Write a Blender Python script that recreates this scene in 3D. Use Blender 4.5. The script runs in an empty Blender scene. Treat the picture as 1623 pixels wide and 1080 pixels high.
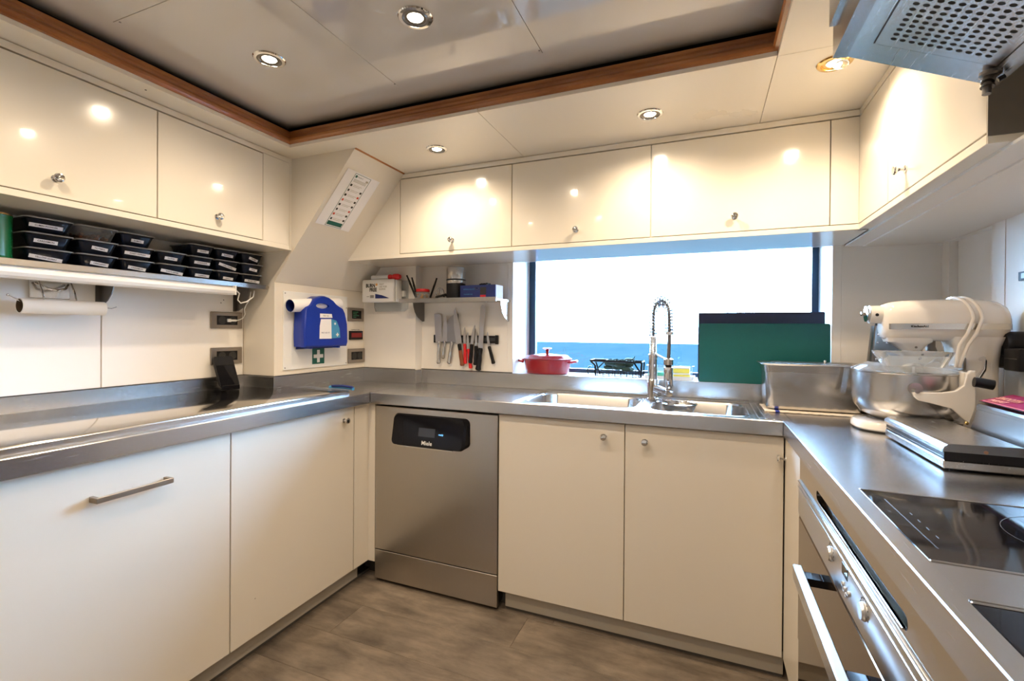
import bpy, bmesh, math, random
from mathutils import Vector, Matrix
PI = math.pi
random.seed(7)
C = bpy.context.scene.collection
S = bpy.context.scene

# ------------------------------------------------------------------ camera, world, lights, exposure
cam_d = bpy.data.cameras.new('camera')
cam = bpy.data.objects.new('camera', cam_d); C.objects.link(cam); S.camera = cam
F_PX, YAW, PITCH, ROLL = 744.63, -0.38891, -0.00553, 0.00710
cam_d.sensor_width = 36.0; cam_d.lens = F_PX / 1623 * 36.0
cam_d.shift_y = -11.71 / 1623; cam_d.clip_start = 0.02; cam_d.clip_end = 500
fw = Vector((math.sin(YAW)*math.cos(PITCH), math.cos(YAW)*math.cos(PITCH), math.sin(PITCH)))
rt0 = Vector((math.cos(YAW), -math.sin(YAW), 0)); up0 = rt0.cross(fw)
rt = rt0*math.cos(ROLL) + up0*math.sin(ROLL); up = up0*math.cos(ROLL) - rt0*math.sin(ROLL)
cam.matrix_world = Matrix((( rt.x, up.x, -fw.x, 0), (rt.y, up.y, -fw.y, 0), (rt.z, up.z, -fw.z, 1.125), (0,0,0,1)))

world = bpy.data.worlds.new('daylight'); S.world = world; world.use_nodes = True
wn = world.node_tree.nodes['Background']
wn.inputs['Color'].default_value = (0.40, 0.66, 1.0, 1); wn.inputs['Strength'].default_value = 48.0
S.view_settings.view_transform = 'Standard'; S.view_settings.look = 'None'
S.view_settings.gamma = 1.0; S.view_settings.use_curve_mapping = False
S.view_settings.exposure = 0.36
WARM = (1.0, 0.79, 0.56)
SPOT_W = 15.0
ZC = 1.935; ZS = 1.852
LAMPS = [  # x, y, ceiling height, brightness factor
    (-1.215, 1.030, ZC, 1.0), (-0.700, 1.033, ZC, 1.0), (-0.185, 1.036, ZC, 1.0),
    (-1.215, 0.35, ZC, 1.0), (-0.700, 0.35, ZC, 1.0), (-0.185, 0.35, ZC, 1.0),
    (-1.0, -0.6, ZC, 1.0), (-0.30, -0.6, ZC, 1.0),
    (-1.000, 1.632, ZS, .8), (-0.175, 1.628, ZS, .8), (0.318, 1.500, ZS, 1.6)]
for k, (x, y, z, b) in enumerate(LAMPS):
    ld = bpy.data.lights.new('halogen_light', 'SPOT'); ld.energy = SPOT_W*b; ld.color = WARM
    ld.spot_size = math.radians(160); ld.spot_blend = 0.85; ld.shadow_soft_size = 0.022
    lo = bpy.data.objects.new('halogen_light', ld); lo.location = (x, y, z-0.012); C.objects.link(lo)

# ------------------------------------------------------------------ materials
def mat(name, col, rough=.4, metal=0., coat=0., spec=None, trans=0., ior=None, emit=None, estr=0.):
    m = bpy.data.materials.new(name); m.use_nodes = True
    b = m.node_tree.nodes['Principled BSDF']
    b.inputs['Base Color'].default_value = (*col, 1); b.inputs['Roughness'].default_value = rough
    b.inputs['Metallic'].default_value = metal; b.inputs['Coat Weight'].default_value = coat
    b.inputs['Coat Roughness'].default_value = .04
    if spec is not None: b.inputs['Specular IOR Level'].default_value = spec
    if trans: b.inputs['Transmission Weight'].default_value = trans
    if ior: b.inputs['IOR'].default_value = ior
    if emit: b.inputs['Emission Color'].default_value = (*emit, 1); b.inputs['Emission Strength'].default_value = estr
    return m
def nodes(m): return m.node_tree.nodes, m.node_tree.links, m.node_tree.nodes['Principled BSDF']
def noise_rough(m, scale, lo, hi, stretch=(1,1,1), bump=0., colvar=0.):
    n, l, b = nodes(m)
    tc = n.new('ShaderNodeTexCoord'); mp = n.new('ShaderNodeMapping'); mp.inputs['Scale'].default_value = stretch
    nz = n.new('ShaderNodeTexNoise'); nz.inputs['Scale'].default_value = scale; nz.inputs['Detail'].default_value = 6
    l.new(tc.outputs['Object'], mp.inputs[0]); l.new(mp.outputs[0], nz.inputs['Vector'])
    mr = n.new('ShaderNodeMapRange'); mr.inputs['To Min'].default_value = lo; mr.inputs['To Max'].default_value = hi
    l.new(nz.outputs['Fac'], mr.inputs['Value']); l.new(mr.outputs[0], b.inputs['Roughness'])
    if bump:
        bp = n.new('ShaderNodeBump'); bp.inputs['Strength'].default_value = bump; bp.inputs['Distance'].default_value = .001
        l.new(nz.outputs['Fac'], bp.inputs['Height']); l.new(bp.outputs[0], b.inputs['Normal'])
    if colvar:
        base = b.inputs['Base Color'].default_value[:]
        mx = n.new('ShaderNodeMixRGB'); mx.inputs[1].default_value = tuple(c*(1-colvar) for c in base[:3])+(1,)
        mx.inputs[2].default_value = tuple(min(1, c*(1+colvar)) for c in base[:3])+(1,)
        l.new(nz.outputs['Fac'], mx.inputs[0]); l.new(mx.outputs[0], b.inputs['Base Color'])
    return m
def brushed(name, col, rough, stretch, bump=.12, aniso=.0):
    m = mat(name, col, rough, 1.0)
    return noise_rough(m, 9, rough-.02, rough+.03, stretch, 0, .035)
M = {}
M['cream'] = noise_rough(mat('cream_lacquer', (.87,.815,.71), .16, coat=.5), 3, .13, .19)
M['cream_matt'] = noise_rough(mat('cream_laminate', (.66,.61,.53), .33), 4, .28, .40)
M['wall'] = noise_rough(mat('wall_laminate', (.82,.785,.73), .30), 3, .26, .36)
M['ceiling'] = noise_rough(mat('glossy_ceiling_panel', (.66,.63,.585), .07, coat=.5), 2, .05, .09)
M['soffit'] = noise_rough(mat('soffit_panel', (.86,.80,.69), .28), 3, .24, .34)
M['void'] = mat('cove_shadow_gap', (.06,.055,.05), .6)
M['steel_x'] = brushed('brushed_steel_lengthwise', (.57,.56,.55), .24, (1.5,60,60), .04)
M['steel_y'] = brushed('brushed_steel_crosswise', (.57,.565,.56), .26, (60,1.5,60), .04)
M['steel_z'] = brushed('brushed_steel_upright', (.50,.475,.44), .30, (50,50,1.0), .1)
M['steel_top'] = brushed('worn_steel_worktop', (.57,.57,.58), .25, (6,9,6), .03)
M['steel'] = mat('plain_steel', (.62,.61,.59), .2, 1.0)
M['spring'] = mat('spring_steel', (.42,.45,.50), .15, 1.0)
M['chrome'] = mat('chrome', (.80,.80,.80), .06, 1.0)
M['polished'] = mat('polished_bowl_steel', (.55,.54,.53), .24, 1.0)
M['plate'] = noise_rough(mat('mirror_steel_cover_plate', (.66,.65,.63), .09, 1.0), 3, .07, .12)
M['dark_steel'] = mat('dark_steel', (.20,.19,.18), .3, 1.0)
M['plinth'] = mat('plinth_grey', (.42,.38,.31), .45)
M['black'] = mat('black_plastic', (.008,.008,.010), .35, spec=.25)
M['black_gloss'] = mat('black_glass', (.006,.006,.008), .05, spec=.22)
M['black_soft'] = mat('black_rubber', (.02,.02,.02), .6)
M['white'] = mat('white_plastic', (.80,.80,.78), .35)
M['white_gloss'] = mat('white_enamel', (.80,.76,.71), .12, coat=.6)
M['paper'] = mat('paper', (.88,.87,.89), .8)
M['card'] = mat('cardboard_tube', (.74,.68,.60), .85)
M['card_in'] = mat('cardboard_inside', (.12,.09,.06), .9)
M['ink'] = mat('printed_ink', (.03,.03,.03), .7)
M['ink_red'] = mat('printed_red', (.6,.08,.05), .7)
M['green_dk'] = mat('safety_green', (.0,.10,.075), .5)
M['green_board'] = noise_rough(mat('green_chopping_board', (.0,.095,.080), .42), 60, .36, .5, (1,1,1), .15, .08)
M['blue_board'] = mat('dark_blue_chopping_board', (.008,.016,.05), .4)
M['blue'] = mat('blue_case_plastic', (.004,.03,.33), .35)
M['blue_dk'] = mat('blue_card', (.01,.025,.16), .45)
M['blue_lt'] = mat('light_blue_print', (.06,.30,.55), .5)
M['red'] = mat('red_enamel', (.27,.002,.006), .2, coat=.5)
M['red_pl'] = mat('red_plastic', (.62,.01,.012), .35)
M['brown'] = mat('brown_wood_handle', (.22,.06,.02), .5)
M['blade'] = mat('knife_blade_steel', (.50,.50,.52), .32, 1.0)
M['blade_dark'] = mat('knife_blade_dark', (.34,.34,.36), .35, 1.0)
M['tub'] = mat('black_tub_plastic', (.004,.008,.018), .25, spec=.3)
M['tub_rim'] = mat('clear_lid_edge', (.28,.27,.25), .3)
M['nuts'] = noise_rough(mat('nuts', (.22,.07,.03), .6), 60, .4, .8, (1,1,1), 0, .5)
M['green_can'] = mat('green_tin', (.01,.17,.045), .25, coat=.3)
M['tray_white'] = mat('white_tray', (.85,.86,.87), .4)
M['sponge_y'] = mat('yellow_sponge', (.75,.62,.10), .9)
M['sponge_g'] = mat('green_scourer', (.10,.45,.30), .9)
M['herb'] = mat('dark_greens', (.02,.05,.03), .6)
M['towel'] = mat('cream_towel', (.72,.64,.54), .95)
M['towel_blue'] = mat('blue_towel_stripe', (.02,.04,.30), .95)
M['purple'] = mat('purple_card', (.28,.015,.11), .4)
M['pink'] = mat('pink_print', (.72,.36,.33), .5)
M['gold'] = mat('gold_trim', (.75,.52,.22), .15, 1.0)
M['copper'] = mat('copper_rivet', (.60,.32,.20), .3, 1.0)
M['socket'] = mat('brushed_socket_frame', (.34,.30,.26), .35, .9)
M['led_red'] = mat('red_led_display', (.05,.0,.0), .3, emit=(.7,.02,.02), estr=.12)
M['led_green'] = mat('green_led_display', (.0,.02,.01), .3, emit=(.1,.6,.2), estr=.10)
M['led_blue'] = mat('blue_led', (.0,.1,.3), .3, emit=(.2,.55,1.), estr=1.5)
M['lamp'] = mat('lamp_glow', (1,1,1), .5, emit=(1.0,.90,.72), estr=40)
M['oven_glass'] = mat('brown_mirror_oven_glass', (.16,.11,.075), .06, .9)
M['oven_panel'] = brushed('oven_aluminium', (.62,.62,.62), .28, (60,1.5,60), .05)
M['clear'] = mat('clear_plastic', (.93,.97,1.0), .06, trans=.88, ior=1.25)
M['film'] = mat('clear_film', (.7,.8,1.0), .05, trans=.9, ior=1.05)
M['hull_white'] = mat('white_gelcoat', (.85,.87,.9), .4)

def glass_mat():
    m = bpy.data.materials.new('window_glass'); m.use_nodes = True; n, l = m.node_tree.nodes, m.node_tree.links
    n.clear(); o = n.new('ShaderNodeOutputMaterial'); t = n.new('ShaderNodeBsdfTransparent'); g = n.new('ShaderNodeBsdfGlossy')
    t.inputs[0].default_value = (.96,.98,1,1); g.inputs['Roughness'].default_value = .02
    mx = n.new('ShaderNodeMixShader'); fr = n.new('ShaderNodeFresnel'); fr.inputs[0].default_value = 1.3
    l.new(fr.outputs[0], mx.inputs[0]); l.new(t.outputs[0], mx.inputs[1]); l.new(g.outputs[0], mx.inputs[2]); l.new(mx.outputs[0], o.inputs[0])
    return m
M['glass'] = glass_mat()
M['cap'] = mat('dull_steel', (.30,.29,.28), .3, 1.0)
M['casing'] = noise_rough(mat('casing_laminate', (.77,.71,.61), .32), 4, .28, .38)
M['shelf_steel'] = mat('shelf_steel', (.42,.40,.38), .22, 1.0)
M['fascia_steel'] = mat('smooth_fascia_steel', (.52,.47,.41), .12, 1.0)
def wood_mat():
    m = mat('teak_moulding', (.3,.1,.03), .25, coat=.5); n, l, b = nodes(m)
    tc = n.new('ShaderNodeTexCoord'); mp = n.new('ShaderNodeMapping'); mp.inputs['Scale'].default_value = (2,2,14)
    nz = n.new('ShaderNodeTexNoise'); nz.inputs['Scale'].default_value = 2.5; nz.inputs['Detail'].default_value = 8
    cr = n.new('ShaderNodeValToRGB'); cr.color_ramp.elements[0].color = (.24,.072,.015,1); cr.color_ramp.elements[1].color = (.44,.155,.036,1)
    cr.color_ramp.elements[0].position = .3; cr.color_ramp.elements[1].position = .75
    l.new(tc.outputs['Object'], mp.inputs[0]); l.new(mp.outputs[0], nz.inputs['Vector']); l.new(nz.outputs['Fac'], cr.inputs[0]); l.new(cr.outputs[0], b.inputs['Base Color'])
    return m
M['wood'] = wood_mat()
def floor_mat():
    m = mat('grey_oak_vinyl', (.2,.16,.12), .45); n, l, b = nodes(m)
    tc = n.new('ShaderNodeTexCoord'); oi = n.new('ShaderNodeObjectInfo')
    ad = n.new('ShaderNodeVectorMath'); ad.operation = 'ADD'
    sc = n.new('ShaderNodeVectorMath'); sc.operation = 'SCALE'; sc.inputs['Scale'].default_value = 13
    l.new(oi.outputs['Random'], sc.inputs[0]); l.new(tc.outputs['Object'], ad.inputs[0]); l.new(sc.outputs[0], ad.inputs[1])
    mp = n.new('ShaderNodeMapping'); mp.inputs['Scale'].default_value = (1.6, 5.5, 1); l.new(ad.outputs[0], mp.inputs[0])
    n1 = n.new('ShaderNodeTexNoise'); n1.inputs['Scale'].default_value = 3.0; n1.inputs['Detail'].default_value = 9; n1.inputs['Roughness'].default_value = .72; n1.inputs['Distortion'].default_value = .25
    n2 = n.new('ShaderNodeTexNoise'); n2.inputs['Scale'].default_value = 4.5; n2.inputs['Detail'].default_value = 4
    l.new(mp.outputs[0], n1.inputs['Vector']); l.new(ad.outputs[0], n2.inputs['Vector'])
    cr = n.new('ShaderNodeValToRGB'); e = cr.color_ramp.elements
    e[0].position = .30; e[0].color = (.095,.074,.056,1); e[1].position = .74; e[1].color = (.285,.232,.180,1)
    l.new(n1.outputs['Fac'], cr.inputs[0])
    c2 = n.new('ShaderNodeValToRGB'); c2.color_ramp.elements[0].position = .35; c2.color_ramp.elements[0].color = (.60,.60,.61,1); c2.color_ramp.elements[1].position = .65; c2.color_ramp.elements[1].color = (1,1,1,1)
    l.new(n2.outputs['Fac'], c2.inputs[0])
    mx = n.new('ShaderNodeMixRGB'); mx.blend_type = 'MULTIPLY'; mx.inputs[0].default_value = 1
    l.new(cr.outputs[0], mx.inputs[1]); l.new(c2.outputs[0], mx.inputs[2])
    mr = n.new('ShaderNodeMapRange'); mr.inputs['To Min'].default_value = .85; mr.inputs['To Max'].default_value = 1.12; l.new(oi.outputs['Random'], mr.inputs['Value'])
    m3 = n.new('ShaderNodeMixRGB'); m3.blend_type = 'MULTIPLY'; m3.inputs[0].default_value = 1
    l.new(mx.outputs[0], m3.inputs[1]); l.new(mr.outputs[0], m3.inputs[2]); l.new(m3.outputs[0], b.inputs['Base Color'])
    bp = n.new('ShaderNodeBump'); bp.inputs['Strength'].default_value = .15; bp.inputs['Distance'].default_value = .002
    l.new(n1.outputs['Fac'], bp.inputs['Height']); l.new(bp.outputs[0], b.inputs['Normal'])
    return m
M['floor'] = floor_mat()
def sea_mat():
    m = mat('harbour_water', (.03,.13,.30), 1.0, spec=0.); n, l, b = nodes(m)
    tc = n.new('ShaderNodeTexCoord'); mp = n.new('ShaderNodeMapping'); mp.inputs['Scale'].default_value = (.25,.04,1)
    mp.inputs['Rotation'].default_value = (0,0,.5)
    nz = n.new('ShaderNodeTexNoise'); nz.inputs['Scale'].default_value = 1.5; nz.inputs['Detail'].default_value = 6
    cr = n.new('ShaderNodeValToRGB'); cr.color_ramp.elements[0].color = (.0055,.0125,.0150,1); cr.color_ramp.elements[1].color = (.0105,.0175,.0190,1)
    l.new(tc.outputs['Object'], mp.inputs[0]); l.new(mp.outputs[0], nz.inputs['Vector']); l.new(nz.outputs['Fac'], cr.inputs[0]); l.new(cr.outputs[0], b.inputs['Base Color'])
    return m
M['sea'] = sea_mat()

# ------------------------------------------------------------------ mesh helpers
class MB:
    def __init__(s): s.bm = bmesh.new(); s.mi = 0; s.xf = None
    def _fin(s, verts, faces, smooth=False):
        for f in faces: f.material_index = s.mi; f.smooth = smooth
        if s.xf is not None: bmesh.ops.transform(s.bm, matrix=s.xf, verts=verts)
    def box(s, x0, x1, y0, y1, z0, z1, bev=0., seg=1):
        t = bmesh.new()
        v = [t.verts.new(p) for p in ((x0,y0,z0),(x1,y0,z0),(x1,y1,z0),(x0,y1,z0),(x0,y0,z1),(x1,y0,z1),(x1,y1,z1),(x0,y1,z1))]
        for q in ((3,2,1,0),(4,5,6,7),(0,1,5,4),(1,2,6,5),(2,3,7,6),(3,0,4,7)): t.faces.new([v[i] for i in q])
        if bev: bmesh.ops.bevel(t, geom=t.edges[:]+t.verts[:], offset=bev, segments=seg, affect='EDGES', profile=.5)
        n0 = len(s.bm.faces); s.merge(t, smooth=seg > 1)
        if seg > 1:
            fs = sorted(s.bm.faces, key=lambda f: f.calc_area() if f.index == -1 or True else 0) if n0 == 0 else sorted(list(s.bm.faces)[n0:], key=lambda f: f.calc_area())
            for f in fs[-6:]: f.smooth = False
        return s
    def merge(s, t, smooth=False):
        mp = {v: s.bm.verts.new(v.co) for v in t.verts}
        fs = []
        for f in t.faces:
            try: fs.append(s.bm.faces.new([mp[v] for v in f.verts]))
            except ValueError: pass
        s._fin(list(mp.values()), fs, smooth); t.free()
    def poly(s, pts, faces, smooth=False):
        v = [s.bm.verts.new(p) for p in pts]; fs = [s.bm.faces.new([v[i] for i in f]) for f in faces]
        s._fin(v, fs, smooth); return s
    def prism(s, pts, axis, a0, a1, bev=0.):
        # pts: 2D outline in the two other axes (order x,y,z without axis)
        def P(p, a):
            if axis == 'x': return (a, p[0], p[1])
            if axis == 'y': return (p[0], a, p[1])
            return (p[0], p[1], a)
        t = bmesh.new(); n = len(pts)
        A = [t.verts.new(P(p, a0)) for p in pts]; B = [t.verts.new(P(p, a1)) for p in pts]
        t.faces.new(A); t.faces.new(B[::-1])
        for i in range(n): t.faces.new((A[i], B[i], B[(i+1)%n], A[(i+1)%n]))
        bmesh.ops.recalc_face_normals(t, faces=t.faces[:])
        if bev: bmesh.ops.bevel(t, geom=t.edges[:], offset=bev, segments=2, affect='EDGES', profile=.5)
        s.merge(t); return s
    def ring(s, loops, close=True, cap0=False, cap1=False, smooth=True):
        L = [[s.bm.verts.new(p) for p in lp] for lp in loops]; fs = []; n = len(L[0])
        for a, b in zip(L, L[1:]):
            for i in range(n if close else n-1):
                j = (i+1) % n
                fs.append(s.bm.faces.new((a[i], a[j], b[j], b[i])))
        if cap0: fs.append(s.bm.faces.new(L[0][::-1]))
        if cap1: fs.append(s.bm.faces.new(L[-1]))
        s._fin([v for l_ in L for v in l_], fs, smooth); return s
    def lathe(s, prof, c=(0,0,0), axis='z', seg=24, cap0=True, cap1=True, sx=1., sy=1.):
        loops = []
        for r, h in prof:
            lp = []
            for k in range(seg):
                a = 2*PI*k/seg; u, w = r*math.cos(a)*sx, r*math.sin(a)*sy
                if axis == 'z': p = (c[0]+u, c[1]+w, c[2]+h)
                elif axis == 'y': p = (c[0]+u, c[1]+h, c[2]-w)
                else: p = (c[0]+h, c[1]+u, c[2]+w)
                lp.append(p)
            loops.append(lp)
        return s.ring(loops, True, cap0, cap1)
    def tube(s, pts, r, seg=8, cap=True, r2=None):
        pts = [Vector(p) for p in pts]; loops = []; prev = None
        for i, p in enumerate(pts):
            d = (pts[min(i+1, len(pts)-1)] - pts[max(i-1, 0)]).normalized()
            if prev is None:
                u = d.orthogonal().normalized()
            else:
                u = (prev - d*prev.dot(d)).normalized()
            prev = u; w = d.cross(u)
            rr = r if r2 is None else r + (r2-r)*i/(len(pts)-1)
            loops.append([p + (u*math.cos(2*PI*k/seg) + w*math.sin(2*PI*k/seg))*rr for k in range(seg)])
        return s.ring(loops, True, cap, cap)
    def cyl(s, a, b, r, seg=20, r2=None): return s.tube([a, b], r, seg, True, r2)
    def sphere(s, c, r, sx=1, sy=1, sz=1, seg=16):
        prof = [(max(1e-5, r*math.sin(PI*i/10)), -r*math.cos(PI*i/10)*sz) for i in range(11)]
        return s.lathe(prof, c, 'z', seg, True, True, sx, sy)
def ln(o, parent):
    C.objects.link(o)
    if parent is not None: o.parent = parent; o.matrix_parent_inverse = parent.matrix_world.inverted()
def obj(name, mb, mats, parent=None, sharp=35):
    bmesh.ops.recalc_face_normals(mb.bm, faces=mb.bm.faces[:])
    me = bpy.data.meshes.new(name); mb.bm.to_mesh(me); mb.bm.free()
    for m in (mats if isinstance(mats, (list, tuple)) else [mats]): me.materials.append(M[m])
    if any(p.use_smooth for p in me.polygons):
        try: me.set_sharp_from_angle(angle=math.radians(sharp))
        except Exception: pass
    o = bpy.data.objects.new(name, me); ln(o, parent); return o
def tag(o, label, cat=None, group=None, kind=None):
    o['label'] = label
    if cat: o['category'] = cat
    if group: o['group'] = group
    if kind: o['kind'] = kind
    return o
def thing(name, label, cat, loc=(0,0,0), group=None):
    o = bpy.data.objects.new(name, None); o.location = loc; o.empty_display_size = .05; C.objects.link(o)
    bpy.context.view_layer.update(); o.matrix_world = Matrix.Translation(loc)
    return tag(o, label, cat, group)
def struct(name, mb, m, label, cat='structure', parent=None):
    o = obj(name, mb, m, parent)
    if parent is None: tag(o, label, cat, None, 'structure')
    return o
def bx(*a, **k): return MB().box(*a, **k)
def text(name, body, size, origin, right, upv, m, parent, align='CENTER', bold=.0, xs=1.0):
    cu = bpy.data.curves.new(name, 'FONT'); cu.body = body; cu.size = size; cu.align_x = align; cu.align_y = 'CENTER'
    cu.offset = bold; cu.resolution_u = 2
    t = bpy.data.objects.new(name, cu); C.objects.link(t)
    dg = bpy.context.evaluated_depsgraph_get(); me = bpy.data.meshes.new_from_object(t.evaluated_get(dg))
    bpy.data.objects.remove(t); bpy.data.curves.remove(cu)
    r = Vector(right).normalized(); u = Vector(upv).normalized(); n = r.cross(u)
    mtx = Matrix(((r.x*xs,u.x,n.x,origin[0]),(r.y*xs,u.y,n.y,origin[1]),(r.z*xs,u.z,n.z,origin[2]),(0,0,0,1)))
    me.transform(mtx); me.materials.clear(); me.materials.append(M[m])
    o = bpy.data.objects.new(name, me); ln(o, parent); return o
def rrect(x0, x1, y0, y1, r, z, n=6):
    pts = []
    for cx, cy, a0 in ((x1-r, y1-r, 0), (x0+r, y1-r, PI/2), (x0+r, y0+r, PI), (x1-r, y0+r, 1.5*PI)):
        for k in range(n+1):
            a = a0 + PI/2*k/n; pts.append((cx+r*math.cos(a), cy+r*math.sin(a), z))
    return pts

# key planes
XLW, YW, XRW = -1.925, 2.151, 0.789
XU, YU, XRU = -1.640, 1.835, 0.459
ZF, ZD, ZT = 1.461, 1.4787, 1.8285
DT = 0.841                      # worktop deck
LT, LB = 0.8445, 0.7976         # lip top / bottom
YB = -1.5                       # back of the room

# ------------------------------------------------------------------ floor
fl = struct('floor', bx(-1.95, .85, YB, 2.2, -.03, -.003), 'plinth', 'grey brown wood-look vinyl plank floor', 'floor')
row = 0; y = 1.537
ys = [1.537 + .37 - .185*k for k in range(20)]
for k, yt in enumerate(ys):
    off = [.2, 0.30, .95, .1, .62, 1.2, .45, .8][k % 8]; x = -1.55 - off
    while x < .45:
        x1 = x + 1.22
        a, b = max(x, -1.5), min(x1, .35)
        if b - a > .03:
            obj('plank', bx(a+.0004, b-.0004, yt-.185+.0004, yt-.0004, -.003, 0, bev=.0006), 'floor', fl)
        x = x1

# ------------------------------------------------------------------ walls
wl = struct('wall_left', bx(XLW-.06, XLW-.008, YB, 2.16, 0, 2.05), 'wall', 'off-white laminate wall behind the left worktop', 'wall')
for a, b in ((YB, -.6), (-.599, .18), (.181, .961), (.963, 1.5)):
    obj('panel', bx(XLW-.008, XLW, a+.0008, b-.0008, .845, 1.47, bev=.0006), 'wall', wl)
mb = MB(); [mb.cyl((XLW-.001, 1.395+dy, 1.235+dz), (XLW+.0006, 1.395+dy, 1.235+dz), .0022, 8) for dy, dz in ((.012,.013),(0,0))]
obj('screw_hole', mb, 'black', wl)
wb = struct('wall_back', bx(-1.93, -1.4035, 2.089, 2.2, 0, 1.50), 'wall', 'cream laminate wall beside and around the window', 'wall')
obj('panel', bx(-1.4035, -.9055, YW, 2.2, 0, 1.50), 'wall', wb)
obj('panel', bx(-.905, .485, YW, 2.2, 0, .889), 'wall', wb)
obj('upper_panel', bx(-1.98, XRW+.08, 2.146, 2.2, 1.521, 2.05), 'wall', wb)
obj('upper_panel', bx(-1.98, -.906, 2.1525, 2.43, 0, 1.52), 'wall', wb)
obj('upper_panel', bx(.486, XRW+.08, 2.201, 2.43, 0, 1.52), 'wall', wb)
obj('panel', bx(.4855, XRW+.06, YW, 2.2, 0, 1.50), 'wall', wb)
wr = struct('wall_right', bx(XRW, XRW+.06, YB, 1.835, 0, 2.05), 'wall', 'pale laminate wall behind the right worktop', 'wall')
obj('panel', bx(XRW, XRW+.06, 2.10, 2.2, 0, 1.5), 'wall', wr)
obj('panel', bx(XRW, XRW+.06, 1.835, 2.10, 1.448, 1.5), 'wall', wr)
obj('panel', bx(XRW, XRW+.06, 1.835, 2.10, 0, .925), 'wall', wr)
obj('upper_panel', bx(XRW+.001, XRW+.08, 1.836, 2.2, 1.5005, 2.05), 'wall', wr)
obj('upper_panel', bx(XRW+.051, XRW+.08, 1.836, 2.2, 0, 1.5), 'wall', wr)
obj('hatch', bx(XRW+.024, XRW+.05, 1.838, 2.098, .925, 1.448), 'wall', wr)
obj('trim_strip', bx(XRW-.002, XRW, 1.765, 1.767, .925, 1.46), 'wall', wr)
struct('wall_front', bx(-1.98, .85, YB-.05, YB, 0, 2.05), 'wall', 'pale wall behind the camera', 'wall')
# slanted casing rising from the worktop to the ceiling
mb = MB(); pts = [(-1.93,.84),(-1.738,.84),(-1.738,1.33),(-1.301,1.852),(-1.301,1.862),(-1.93,1.862)]
mb.prism(pts, 'y', 1.504, 2.12)
cas = struct('trim_1', mb, 'casing', 'slanted cream casing leaning from worktop corner up to the ceiling', 'casing')
obj('edge_trim', MB().prism([(-1.3035,1.8485),(-1.294,1.8515),(-1.298,1.858),(-1.31,1.856)], 'y', 1.504, 1.835), 'wood', cas)
mb = MB(); mb.poly([(-1.7375,1.506,1.331),(-1.7372,2.088,1.331),(-1.7372,2.088,1.329),(-1.7375,1.506,1.329)], [(0,1,2,3)])
obj('joint', mb, 'plinth', cas)

# ------------------------------------------------------------------ window
win = struct('window_1', MB().box(-.905,-.877,YW,2.42,.89,1.51).box(.455,.485,YW,2.42,.89,1.51), 'wall', 'wide galley window above the sink', 'window')
obj('sill', bx(-.905, .485, YW-.004, 2.42, .893, .911), 'white', win)
mb = MB(); mb.poly([(-.905,2.15,1.463),(.485,2.15,1.463),(.485,2.42,1.50),(-.905,2.42,1.50),(-.905,2.15,1.52),(.485,2.15,1.52),(.485,2.42,1.52),(-.905,2.42,1.52)],
                   [(0,1,2,3),(7,6,5,4),(0,4,5,1),(2,6,7,3)]); obj('head_board', mb, 'wall', win)
M['frame'] = mat('dark_blue_window_frame', (.010,.035,.08), .4)
mb = MB().box(-.879,-.842,2.385,2.415,.911,1.505).box(.430,.457,2.385,2.415,.911,1.505).box(-.879,.457,2.385,2.415,.905,.930)
obj('frame', mb, 'frame', win)
obj('pane', bx(-.845,.432,2.397,2.402,.928,1.505), 'glass', win)
# outside
so = struct('trim_9', bx(-160,160,3.2,112,-1.66,-1.6), 'sea', 'blue harbour water outside the window', 'water')
struct('trim_10', bx(-160,160,112,116,-1.7,2.2), 'hull_white', 'long white quay wall across the harbour', 'quay wall')

# ------------------------------------------------------------------ ceiling
ce = struct('ceiling', bx(-1.99, .88, YB-.06, 2.25, 1.995, 2.06), 'void', 'glossy cream ceiling panels in a recessed tray', 'ceiling')
xs = [-1.456, -.950, -.444, .062]; yy = [1.302, .753, .204, -.345, -.894, -1.46]
for i in range(3):
    for j in range(5):
        obj('panel', bx(xs[i]+(.0009 if i else -.002), xs[i+1]-(.0009 if i < 2 else -.002), yy[j+1]+.0009, yy[j]-(.0009 if j else -.002), ZC, ZC+.02), 'ceiling', ce)
# rolled edge of the tray
def roll(name, fn):
    mb = MB(); L = []
    for k in range(11):
        L.append(fn(.145*k/10, ZC - .0002 + .014*(k/10)**3))
    L = [list(x) for x in zip(*L)]
    mb.ring(L, False); return obj(name, mb, 'ceiling', ce)
roll('rolled_edge', lambda d, z: [(-1.457-d, 1.302+d, z), (.062+d, 1.302+d, z)])
roll('rolled_edge', lambda d, z: [(-1.457-d, YB, z), (-1.457-d, 1.302+d, z)])
roll('rolled_edge', lambda d, z: [(.062+d, YB, z), (.062+d, 1.302+d, z)])
mb = MB(); [mb.cyl((x, y, ZC-.0006), (x, y, ZC+.001), .0028, 10) for x, y in ((-.952,1.288),(-.449,1.288),(-.449,.77),(-1.44,.76))]
obj('screw', mb, 'dark_steel', ce)
# soffit ring
sf = struct('trim_2', bx(-1.93, -1.545, YB, 1.4055, ZS, ZS+.014), 'soffit', 'cream soffit ring around the recessed ceiling', 'soffit')
for a in ((-1.93,-.7058,1.4065,1.94),(-.7045,.1705,1.4065,1.94),(.1720,.83,1.4110,1.94),(.1720,.83,YB,1.4100)):
    obj('panel', bx(a[0],a[1],a[2],a[3],ZS,ZS+.014,bev=.0005), 'soffit', sf)
obj('screw_hole', MB().cyl((-1.585,.905,ZS-.0006),(-1.585,.905,ZS+.002),.003,8), 'black', sf)
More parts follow.
